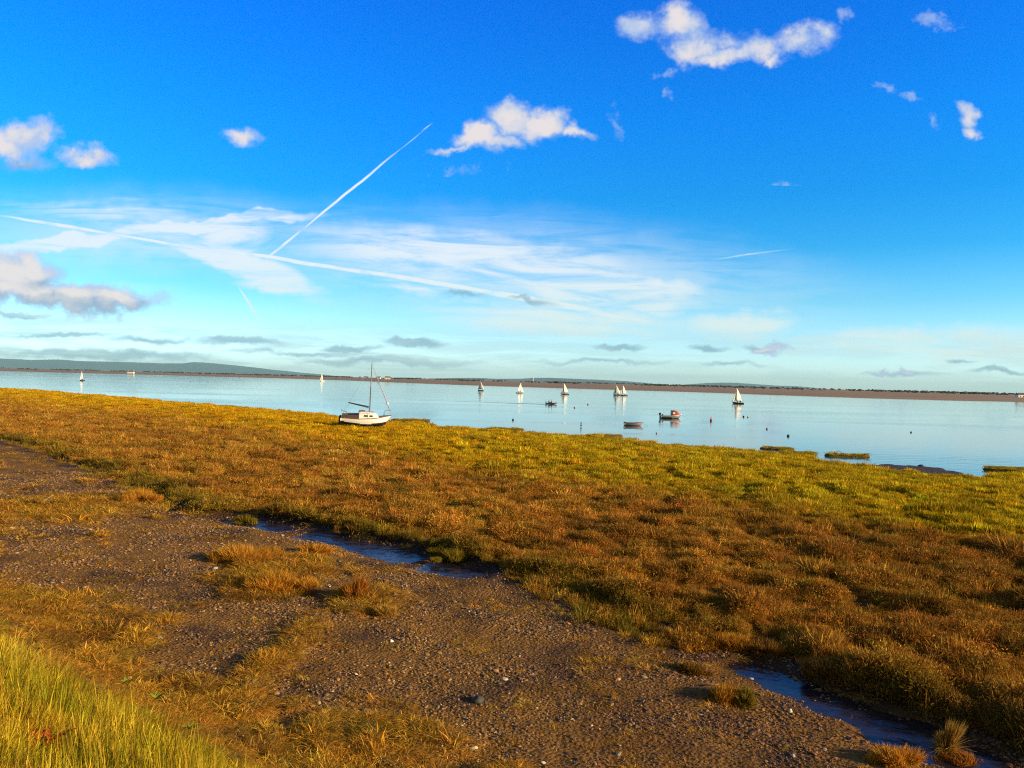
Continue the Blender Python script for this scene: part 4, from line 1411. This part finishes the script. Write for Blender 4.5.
SAILERS = [  # waterline pixel, turn, heel, size, label, hull, swing, crew
    (737.5, 403.6, 176, 2, 1.0, 'dark hulled sailing dinghy with full white sails, the largest of the dinghies on the water', M['navy'], 28, [(-0.9, 0.35, M['jack_dark'], 'person in a dark jacket seated in the dark hulled dinghy'), (0.0, -0.3, M['jack_or'], 'person in an orange vest seated by the mast of the dark hulled dinghy')]),
    (623.5, 395.6, 178, 3, 0.94, 'white sailing dinghy on the right of the touching pair of sails', M['mauve'], 30, [(-0.8, 0.3, M['jack_dark'], 'person in dark clothing seated in the dinghy on the right of the pair')]),
    (616.5, 395.2, 158, 3, 0.94, 'white sailing dinghy on the left of the touching pair of sails', M['mauve'], 25, [(-0.8, 0.3, M['jack_red'], 'person in a red jacket seated in the dinghy on the left of the pair')]),
    (564.5, 394.4, 172, -4, 1.0, 'sailing dinghy with bright white sails and a brown wooden hull', M['wood'], 35, [(0.1, 0.35, M['jack_or'], 'person in an orange vest seated in the brown hulled dinghy')]),
    (520.0, 393.2, 20, 3, 0.95, 'dark grey hulled sailing dinghy with a narrow sail, just left below the pale tower', M['grey'], 24, [(-0.9, 0.3, M['jack_dark'], 'person in dark clothing seated in the dark grey hulled dinghy')]),
    (480.5, 390.8, 150, 2, 0.95, 'small white sailing dinghy next to the left of the dark grey hulled one', M['wood'], 22, []),
    (322.0, 381.3, 248, 1, 1.8, 'distant white sail close under the far shore, left of the grounded sailing boat', M['white'], 18, []),
    (82.0, 380.8, 266, 1, 1.0, 'lone narrow white sail above the golden marsh at the far left', M['navy'], 16, [(-0.8, -0.3, M['jack_dark'], 'person in dark clothing seated in the lone dinghy at the far left')]),
]
for px, py, tu, he, sz, lb, hm_, sw_, crew in SAILERS:
    p = at(px, py, 0.0)
    dinghy((p[0], p[1], 0.0), tu, he, sz, lb, hm_, sw_)
    for cx, cy, jm, pl_ in crew:
        c_, s_ = math.cos(R(tu)), math.sin(R(tu))
        person((p[0] + (cx * c_ - cy * s_) * sz, p[1] + (cx * s_ + cy * c_) * sz, 0.42 * sz), tu + 90 * (-1 if cy > 0 else 1), pl_, jm, group='crews of the sailing dinghies')

# --- inflatable with two people, heading right
p = at(551, 404.2, 0.0)
t = empty('inflatable_boat', (p[0], p[1], 0), (0, 0, R(3)), 0.86)
tag(t, 'low dark maroon inflatable boat carrying two people past the sailing dinghies', 'inflatable boat')
mb = MB()
mb.tube([(-1.75, -0.62, 0.22), (0.6, -0.62, 0.22), (1.2, -0.48, 0.27), (1.6, -0.18, 0.36), (1.66, 0, 0.38), (1.6, 0.18, 0.36), (1.2, 0.48, 0.27), (0.6, 0.62, 0.22), (-1.75, 0.62, 0.22)],
        [0.15, 0.22, 0.22, 0.21, 0.21, 0.21, 0.22, 0.22, 0.15], 10)
mb.build('tube', M['maroon'], t, True)
mb = MB(); mb.box((-0.1, 0, 0.10), (1.4, 0.45, 0.03)); mb.build('floor', M['dark'], t)
mb = MB(); mb.box((-1.45, 0, 0.28), (0.04, 0.42, 0.24)); mb.build('transom', M['dark'], t)
for sx in (-0.75, 0.25):
    mb = MB(); mb.box((sx, 0, 0.36), (0.14, 0.44, 0.025)); mb.build('thwart', M['wood'], t)
mb = MB(); mb.box((-1.62, 0, 0.66), (0.15, 0.12, 0.18), taper=0.75); mb.box((-1.60, 0, 0.24), (0.05, 0.04, 0.30)); mb.build('outboard_motor', M['dark'], t)
person((p[0] - 0.65, p[1], 0.28), 5, 'person in a dark jacket steering at the back of the maroon inflatable', M['jack_dark'])
person((p[0] + 0.22, p[1] + 0.05, 0.28), 170, 'person in a red jacket seated forward in the maroon inflatable', M['jack_red'])
# its wake: a long low ridge of ruffled water
wk = water_mat('wake_water', 0.5, 0.12, (0.05, 0.10, 0.09), (1.2, 3))
mb = MB()
pts = [np.array(at(px_, py_, 0.0)) for px_, py_ in ((545, 404.3), (528, 403.8), (505, 403.0), (480, 402.0), (455, 401.2), (430, 400.6), (405, 400))]
rings = []
for i, q_ in enumerate(pts):
    w_ = 0.4 + 0.3 * i; h_ = 0.07 * (1 - i / 8)
    rings.append([(q_[0], q_[1] - w_, -0.02), (q_[0], q_[1] - w_ * 0.4, h_), (q_[0], q_[1], h_ * 0.3), (q_[0], q_[1] + w_ * 0.4, h_), (q_[0], q_[1] + w_, -0.02)])
loft(mb, rings, 0, cap=False)
tag(mb.build('wake', wk, None, True), 'long thin wake behind the inflatable boat', kind='structure')

# --- moored motor boat with an orange cuddy
p = at(671, 418.4, 0.0)
t = empty('motor_boat', (p[0], p[1], 0), (0, 0, R(2)))
tag(t, 'grey motor boat with an orange red cuddy and black outboard', 'motor boat')
rings = hull_rings(3.9, 1.65, ([0, .5, 1], [0.46, 0.48, 0.72]), ([0, .4, .8, 1], [-0.12, -0.16, -0.08, 0.28]), 0.5, 0.82, 15)
mb = MB()
loft(mb, rings, 0, mif=lambda q: 1 if sum(p_[2] for p_ in q) / 4 < 0.14 else 0)
h = mb.build('hull', [M['grey'], M['navy']], t, True)
mb = MB(); rail(rings, mb, 0.04); mb.build('gunwale', M['white'], h, True)
mb = MB(); mb.box((-0.6, 0, 0.465), (1.25, 0.66, 0.02)); mb.build('cockpit_floor', M['mauve'], t)
mb = MB(); cr = []
for x_, w_, zt_ in ((0.12, 0.66, 1.42), (0.5, 0.68, 1.48), (0.95, 0.62, 1.40), (1.3, 0.48, 1.1), (1.55, 0.34, 0.74)):
    cr.append([(x_, -w_, 0.50), (x_, -w_ * 0.96, zt_ - 0.25), (x_, -w_ * 0.75, zt_ - 0.04), (x_, 0, zt_), (x_, w_ * 0.75, zt_ - 0.04), (x_, w_ * 0.96, zt_ - 0.25), (x_, w_, 0.50)])
loft(mb, cr, 0)
cu = mb.build('cuddy', M['orange'], t)
mb = MB()
mb.box((0.36, -0.685, 0.98), (0.20, 0.012, 0.17)); mb.build('side_window', M['white'], cu)
mb = MB(); mb.box((0.10, 0, 0.98), (0.012, 0.42, 0.34)); mb.build('cabin_door', M['dark'], cu)
mb = MB(); mb.tube([(0.08, -0.66, 0.5), (0.08, -0.66, 1.3), (0.08, -0.4, 1.44), (0.08, 0.4, 1.44), (0.08, 0.66, 1.3), (0.08, 0.66, 0.5)], 0.03, 6); mb.build('cuddy_frame', M['dark'], cu, True)
mb = MB(); mb.box((-2.02, 0, 0.78), (0.20, 0.16, 0.20), taper=0.75); ob_ = mb.build('outboard_motor', M['dark'], t)
mb = MB(); mb.box((-2.04, 0, 0.30), (0.06, 0.05, 0.34)); mb.build('outboard_leg', M['dark'], ob_)
mb = MB(); mb.ball((-1.62, -0.45, 0.62), (0.16, 0.12, 0.14)); mb.build('fuel_tank', M['dark'], t, True)
mb = MB(); mb.tube([(1.95, 0, 0.62), (2.6, -0.1, 0.25), (3.2, -0.2, -0.02)], 0.012, 5); mb.build('mooring_rope', M['wire'], t)

# --- empty grey rowing boat
p = at(633.5, 425.6, 0.0)
t = empty('rowing_boat', (p[0], p[1], 0), (0, 0, R(-3)))
tag(t, 'empty grey mauve rowing boat at anchor between the grass islet and the motor boat', 'rowing boat')
rings = hull_rings(2.75, 1.25, ([0, .5, 1], [0.44, 0.40, 0.52]), ([0, .4, .8, 1], [-0.04, -0.08, -0.05, 0.12]), 0.45, 0.86, 13)
inner = [[(q[0] * 0.95 + 0.0, q[1] * 0.88, max(q[2], 0.06) if i_ not in (0, 8) else q[2]) for i_, q in enumerate(r_)] for r_ in rings]
mb = MB(); loft(mb, rings, 0)
mb.f = mb.f[:-2]; mb.m = mb.m[:-2]
mb.f.append(tuple(range(9))); mb.m.append(0)
h = mb.build('hull', M['mauve'], t, True)
mb = MB(); loft(mb, [r_[::-1] for r_ in inner], 0, cap=False); mb.build('inner_skin', M['grey'], h, True)
mb = MB(); rail(rings, mb, 0.045); mb.build('gunwale', M['mauve'], h, True)
for sx in (-0.75, 0.15):
    mb = MB(); mb.box((sx, 0, 0.33), (0.12, 0.50, 0.02)); mb.build('thwart', M['wood'], t)
mb = MB(); mb.box((-1.30, 0, 0.34), (0.03, 0.46, 0.18)); mb.build('transom', M['mauve'], t)
mb = MB(); mb.tube([(1.3, 0, 0.42), (1.8, -0.1, 0.15), (2.1, -0.15, -0.02)], 0.010, 5); mb.build('mooring_rope', M['wire'], t)

# --- mooring buoys
BUOYS = [(711, 421.0, 0.36, M['red'], 'red mooring buoy below the nearest white sail, the largest of the buoys', 'tall'),
         (581, 426.8, 0.20, M['black'], 'black upright buoy beside the grass islet', 'tall'),
         (574.5, 408.0, 0.36, M['red'], 'small red buoy to the right of the inflatable boat', 'ball'),
         (588, 404.8, 0.40, M['buoyor'], 'small orange buoy right of the inflatable boat', 'ball'),
         (513, 420.2, 0.28, M['black'], 'small black buoy on open water left of the islets, below the inflatable boat', 'ball'),
         (743.5, 417.0, 0.34, M['black'], 'dark buoy in the reflection of the nearest sail', 'ball'),
         (747.8, 417.4, 0.26, M['greyb'], 'smaller grey buoy just right of the dark one under the nearest sail', 'ball'),
         (767, 429.3, 0.26, M['greyb'], 'pale grey buoy between the nearest sail and the flat islets', 'ball'),
         (788.2, 436.4, 0.30, M['black'], 'dark buoy above the flat grass islets on the right', 'ball'),
         (656.5, 433.7, 0.16, M['red'], 'tiny dull red buoy below the rowing boat', 'ball'),
         (911, 432.6, 0.22, M['black'], 'tiny dark buoy alone on the open water towards the right', 'ball')]
for px, py, r_, m_, lb, sh in BUOYS:
    r_ *= 0.58
    p = at(px, py, 0.0)
    t = empty('mooring_buoy', (p[0], p[1], 0))
    tag(t, lb, 'buoy', 'mooring buoys on the estuary')
    mb = MB()
    if sh == 'tall':
        mb.ball((0, 0, 0.16), (r_, r_, r_ * 0.95), 14, 10)
        mb.tube([(0, 0, 0.10), (0, 0, r_ + 0.38)], [r_ * 0.55, 0.05], 10)
        mb.build('float', m_, t, True)
        mb = MB(); mb.ball((0, 0, r_ + 0.42), 0.09, 10, 6); mb.build('topmark', m_, t, True)
    else:
        mb.ball((0, 0, r_ * 0.35), (r_, r_, r_ * 0.9), 14, 10)
        mb.build('float', m_, t, True)
        mb = MB()
        mb.tube([(0.07 * math.cos(a_), 0, r_ * 1.28 + 0.07 * math.sin(a_)) for a_ in np.linspace(0, 2 * np.pi, 9)], 0.02, 6)
        mb.build('ring', M['wire'], t, True)


# ------------------------------------------------------------------ buildings on the far shore
def farmhouse(px, extra, w, d, h, label, turn=0.0, chim=1):
    p_ = far_point(px, extra)
    t = empty('farmhouse', tuple(p_ - np.array([0, 0, 0.2])), (0, 0, R(turn)))
    tag(t, label, 'house', 'white houses on the far shore')
    mb = MB(); mb.box((0, 0, h / 2), (w / 2, d / 2, h / 2)); wl = mb.build('wall', M['wallw'], t)
    mb = MB()
    e = 0.35; rh = d * 0.36
    a_ = [(-w / 2 - e, -d / 2 - e, h), (w / 2 + e, -d / 2 - e, h), (w / 2 + e, d / 2 + e, h), (-w / 2 - e, d / 2 + e, h), (-w / 2 - e, 0, h + rh), (w / 2 + e, 0, h + rh)]
    mb.add(a_, [(0, 1, 5, 4), (2, 3, 4, 5), (0, 4, 3), (1, 2, 5), (0, 3, 2, 1)])
    rf = mb.build('roof', M['roof'], t)
    for k in range(chim):
        mb = MB(); mb.box((-w / 2 + 0.8 + k * (w - 1.6), 0, h + rh + 0.4), (0.4, 0.4, 0.9)); mb.build('chimney', M['wallw'], rf)
    nwin = max(2, int(w / 3.2))
    for k in range(nwin):
        for z in ((1.3, 3.8) if h > 4.5 else (1.4,)):
            mb = MB(); mb.box((-w / 2 + w * (k + 0.5) / nwin, -d / 2 - 0.02, z), (0.5, 0.04, 0.6)); mb.build('window', M['glass'], wl)
    mb = MB(); mb.box((w * 0.12, -d / 2 - 0.02, 1.0), (0.5, 0.05, 1.0)); mb.build('door', M['wood'], t)
    return t


farmhouse(128, 130, 13, 7, 4.0, 'low white farmhouse alone on the far shore at the left', 4, 2)
farmhouse(388, 520, 11, 7, 4.0, 'white farmhouse on the far shore just right of the grounded boat\'s mast', 6, 2)
farmhouse(380.5, 620, 7, 6, 3.6, 'smaller white cottage beside the farmhouse behind the mast', -5, 1)
farmhouse(1018, 330, 9, 6, 3.0, 'white bungalow on the far shore at the right edge', 3, 1)
# pale tower on the far low land, a wind turbine's slim mast
p_ = far_point(531.5, 3400)
t = empty('tower', tuple(p_))
tag(t, 'slim pale tower rising in front of the low blue hills', 'tower')
mb = MB(); mb.tube([(0, 0, -1), (0, 0, 26)], [2.2, 1.6], 14); mb.build('shaft', M['wallw'], t, True)
mb = MB(); mb.tube([(0, 0, 26.0), (0, 0, 27.2)], [2.2, 2.2], 14); mb.ball((0, 0, 27.3), (1.8, 1.8, 1.6), 14, 8); mb.build('cap', M['wallw'], t, True)


# ------------------------------------------------------------------ single plants, stones and sticks in front
def land_z(x_, y_): return float(land([x_], [y_])['z'][0])


def tussock(px, py, wpx, hpx, label, colr, seed, upright=0.35, name='grass_tussock', cat='tussock', group='tussocks on the shingle strip'):
    p_ = at(px, py, 0.9)
    p_ = at(px, py, land_z(p_[0], p_[1]))
    D = p_[1]
    w_, h_ = 1.15 * wpx / F * D / 2, 0.62 * hpx / F * D
    if name == 'reed_tuft': h_ *= 1.25
    q_ = np.random.default_rng(seed)
    m_ = grass_mat('tussock_blades', False, colr)
    parts_ = []
    nc_ = int(np.clip(4 + w_ * 14, 4, 12))
    for k in range(nc_):
        big = 1.0 if k == 0 else q_.uniform(0.35, 0.85)
        cx_, cy_ = (0, 0) if k == 0 else (q_.normal(0, 0.50) * w_, q_.normal(0, 0.38) * w_)
        n_ = int((260 + 700 * w_) * big)
        ld = q_.uniform(0, 6.28)
        for nn, hh, up_, cu_, fl in ((n_, h_ * 1.05, upright, 0.3, 0), (int(n_ * 0.8), h_ * 0.85, 0.95, 0.45, 0.25)):
            v, f, l, r = blades(nn, q_, w_ * 0.42 * big + 0.03, hh * big, 0.0052, up_, cu_, fl)
            # wind-laid: the blades of a clump lie over to one side
            v[:, 0] += v[:, 2] * 0.35 * math.cos(ld) + cx_
            v[:, 1] += v[:, 2] * 0.35 * math.sin(ld) + cy_
            v[:, 2] += h_ * 0.28 * big * np.clip(1 - np.hypot(v[:, 0] - cx_, v[:, 1] - cy_) / (w_ * 0.8), 0, 1) - 0.02
            parts_.append((v, f, l, np.clip(r + q_.uniform(-0.18, 0.18), 0, 1)))
    me_ = blade_mesh(name, parts_, m_)
    o_ = bpy.data.objects.new(name, me_); COL.objects.link(o_)
    o_.location = (p_[0], p_[1], land_z(p_[0], p_[1]))
    tag(o_, label, cat, group)
    return o_


GOLD, TAN, RUST, DUN, OLV = (.55, .27, .035), (.46, .28, .06), (.38, .16, .028), (.27, .14, .03), (.24, .18, .022)
tussock(240, 562, 52, 26, 'broad golden straw tussock with a dark hollow on its near side, below the blue pool', GOLD, 1, 0.5)
tussock(276, 585, 56, 24, 'low golden straw hummock in front of the broad tussock by the hollow', GOLD, 2, 0.6)
tussock(318, 552, 26, 14, 'small golden tussock on the near edge of the blue pool', GOLD, 3, 0.5)
tussock(357, 596, 20, 30, 'slim rusty upright tuft on the gravel right of the straw hummocks', RUST, 4, 0.2)
tussock(384, 612, 30, 16, 'squat tan tussock beside the slim rusty tuft', TAN, 5, 0.5)
tussock(455, 564, 40, 14, 'green gold tussock between the two blue pool ends', OLV, 6, 0.45)
tussock(246, 524, 18, 16, 'small olive tuft at the left end of the blue pool', OLV, 7, 0.3)
tussock(140, 502, 34, 18, 'golden tussock on the dark mud left of the creek pool', GOLD, 8, 0.45)
tussock(44, 450, 34, 8, 'flat golden tussock under the dark marsh edge at the far left', GOLD, 9, 0.6)
tussock(38, 504, 10, 12, 'narrow golden tuft next to the pale stick', TAN, 10, 0.25)
tussock(727, 700, 34, 24, 'bright golden tuft leaning over a dark hole in the shingle', GOLD, 11, 0.45)
tussock(746, 704, 14, 26, 'thin olive tuft touching the golden tuft by the dark hole', OLV, 12, 0.25)
tussock(692, 672, 26, 16, 'dull brown tussock on the shingle above the dark hole', DUN, 13, 0.5)
tussock(725, 645, 34, 20, 'golden brown tussock at the head of the dark creek', GOLD, 14, 0.45)
tussock(765, 652, 36, 20, 'dark brown tussock beside the head of the dark creek', DUN, 15, 0.45)
tussock(826, 676, 36, 26, 'brown tussock standing out from the marsh edge over the dark creek', DUN, 16, 0.35)
tussock(946, 752, 10, 44, 'tall thin reed tuft standing in the dark creek', TAN, 17, 0.14, 'reed_tuft', 'reeds')
tussock(966, 762, 30, 14, 'low rusty clump at the foot of the tall reeds', RUST, 18, 0.6)
tussock(893, 764, 36, 26, 'golden mound at the bottom edge beside the dark creek', GOLD, 19, 0.55)
tussock(668, 638, 12, 16, 'lone pale tuft on the mud with a long shadow', TAN, 20, 0.3)
tussock(350, 535, 14, 12, 'small tuft on the mud bar splitting the blue pool', DUN, 21, 0.35)


def stone(px, py, w_px, label, m_, seed, name='stone', flat=0.6):
    p_ = at(px, py, 0.9); p_ = at(px, py, land_z(p_[0], p_[1]))
    r_ = w_px / F * p_[1] / 2
    mb = MB(); mb.ball((0, 0, 0), (r_, r_ * 0.75, r_ * flat), 12, 8, bump=0.16, seed=seed)
    o_ = mb.build(name, m_, None, True)
    o_.location = (p_[0], p_[1], land_z(p_[0], p_[1]) + r_ * flat * 0.35); o_.rotation_euler = (0, 0, seed * 1.3)
    tag(o_, label, 'stone', 'stones on the shingle')


stone(478, 702, 15, 'dark rounded stone, the largest on the open shingle', M['stone'], 1)
stone(504, 679, 8, 'pale flat stone above the dark rounded stone', M['pale'], 2, flat=0.35)
stone(215, 569, 6, 'pale stone by the dark hollow of the straw tussock', M['pale'], 3, flat=0.4)
stone(11, 528, 7, 'pale stone at the left edge among low straw', M['pale'], 4, flat=0.5)
stone(790, 712, 5, 'pale upright stone beside the dark creek', M['pale'], 5, flat=1.0)
stone(793, 756, 6, 'pale flat stone near the bottom edge by the creek', M['pale'], 6, flat=0.4)
stone(751, 677, 6, 'pale stone at the golden tuft by the dark hole', M['pale'], 7, flat=0.5)
stone(921, 466, 10, 'dark boulder at the water\'s edge by the mud flat', M['stone'], 8, flat=0.7)


def stick(x0, y0, x1, y1, label, r_):
    a_ = at(x0, y0, 0.9); a_ = at(x0, y0, land_z(a_[0], a_[1])); b_ = at(x1, y1, 0.9); b_ = at(x1, y1, land_z(b_[0], b_[1]))
    a_[2] += r_ * 1.2; b_[2] += r_ * 1.2 + 0.05
    q_ = random.Random(int(x0))
    pts_ = [a_ + (b_ - a_) * k_ / 6 + np.array([q_.uniform(-1, 1), q_.uniform(-1, 1), abs(q_.uniform(0, 1))]) * r_ * 0.9 for k_ in range(7)]
    o_ = MB(); o_.tube(pts_, [r_ * k_ for k_ in (0.7, 1, 1.1, 1, 0.95, 0.8, 0.45)], 7)
    o_ = o_.build('driftwood_stick', M['drift'], None, True)
    tag(o_, label, 'stick', 'driftwood sticks')


stick(43, 503, 54, 497.5, 'pale stick slanting on the mud beside a narrow tuft', 0.035)
stick(134, 493, 153, 507, 'pale stick lying across the golden tussock left of the creek pool', 0.03)
stick(700, 686, 718, 689, 'pale bent stick over the dark hole in the shingle', 0.018)
stick(860, 668, 867, 661, 'short pale stick on the marsh grass above the dark creek', 0.02)


def rosette(px, py, size, label, m_, seed, nleaf=14):
    p_ = at(px, py, 1.6)
    for _ in range(6): p_ = at(px, py, land_z(p_[0], p_[1]) + 0.12)
    q_ = random.Random(seed)
    mb = MB()
    for k in range(nleaf):
        a_ = k * 2.4 + q_.uniform(-.3, .3); l_ = size * q_.uniform(0.6, 1.1); w_ = l_ * 0.12
        up_ = q_.uniform(0.35, 1.1)
        vs_ = []
        for i in range(6):
            s_ = i / 5
            d_ = l_ * s_ * math.cos(up_ * (1 - 0.5 * s_)); z_ = l_ * s_ * math.sin(up_) * (1 - 0.35 * s_)
            ww = w_ * math.sin(math.pi * min(0.97, 0.12 + s_ * 0.86)) + 0.003
            for o_ in (-1, 0, 1):
                vs_.append((d_ * math.cos(a_) - o_ * ww * math.sin(a_), d_ * math.sin(a_) + o_ * ww * math.cos(a_), z_ + abs(o_) * ww * 0.35 + 0.05))
        mb.add(vs_, [(3 * i + j, 3 * i + j + 1, 3 * i + j + 4, 3 * i + j + 3) for i in range(5) for j in range(2)])
    o_ = mb.build('dock_plant', m_, None, True)
    o_.location = (p_[0], p_[1], land_z(p_[0], p_[1]) + 0.05)
    tag(o_, label, 'plant', 'broad leaved plants on the bank')


rosette(46, 744, 0.24, 'rusty red leaved dock plant in the long bank grass', M['leafred'], 1, 18)
rosette(126, 682, 0.13, 'green leafy weed at the upper edge of the bank grass', M['leafgreen'], 2)
rosette(156, 696, 0.15, 'larger pale green weed at the foot of the bank', M['leafgreen'], 3, 18)
rosette(190, 728, 0.14, 'green weed with pointed leaves lowest along the foot of the bank', M['leafgreen'], 4)
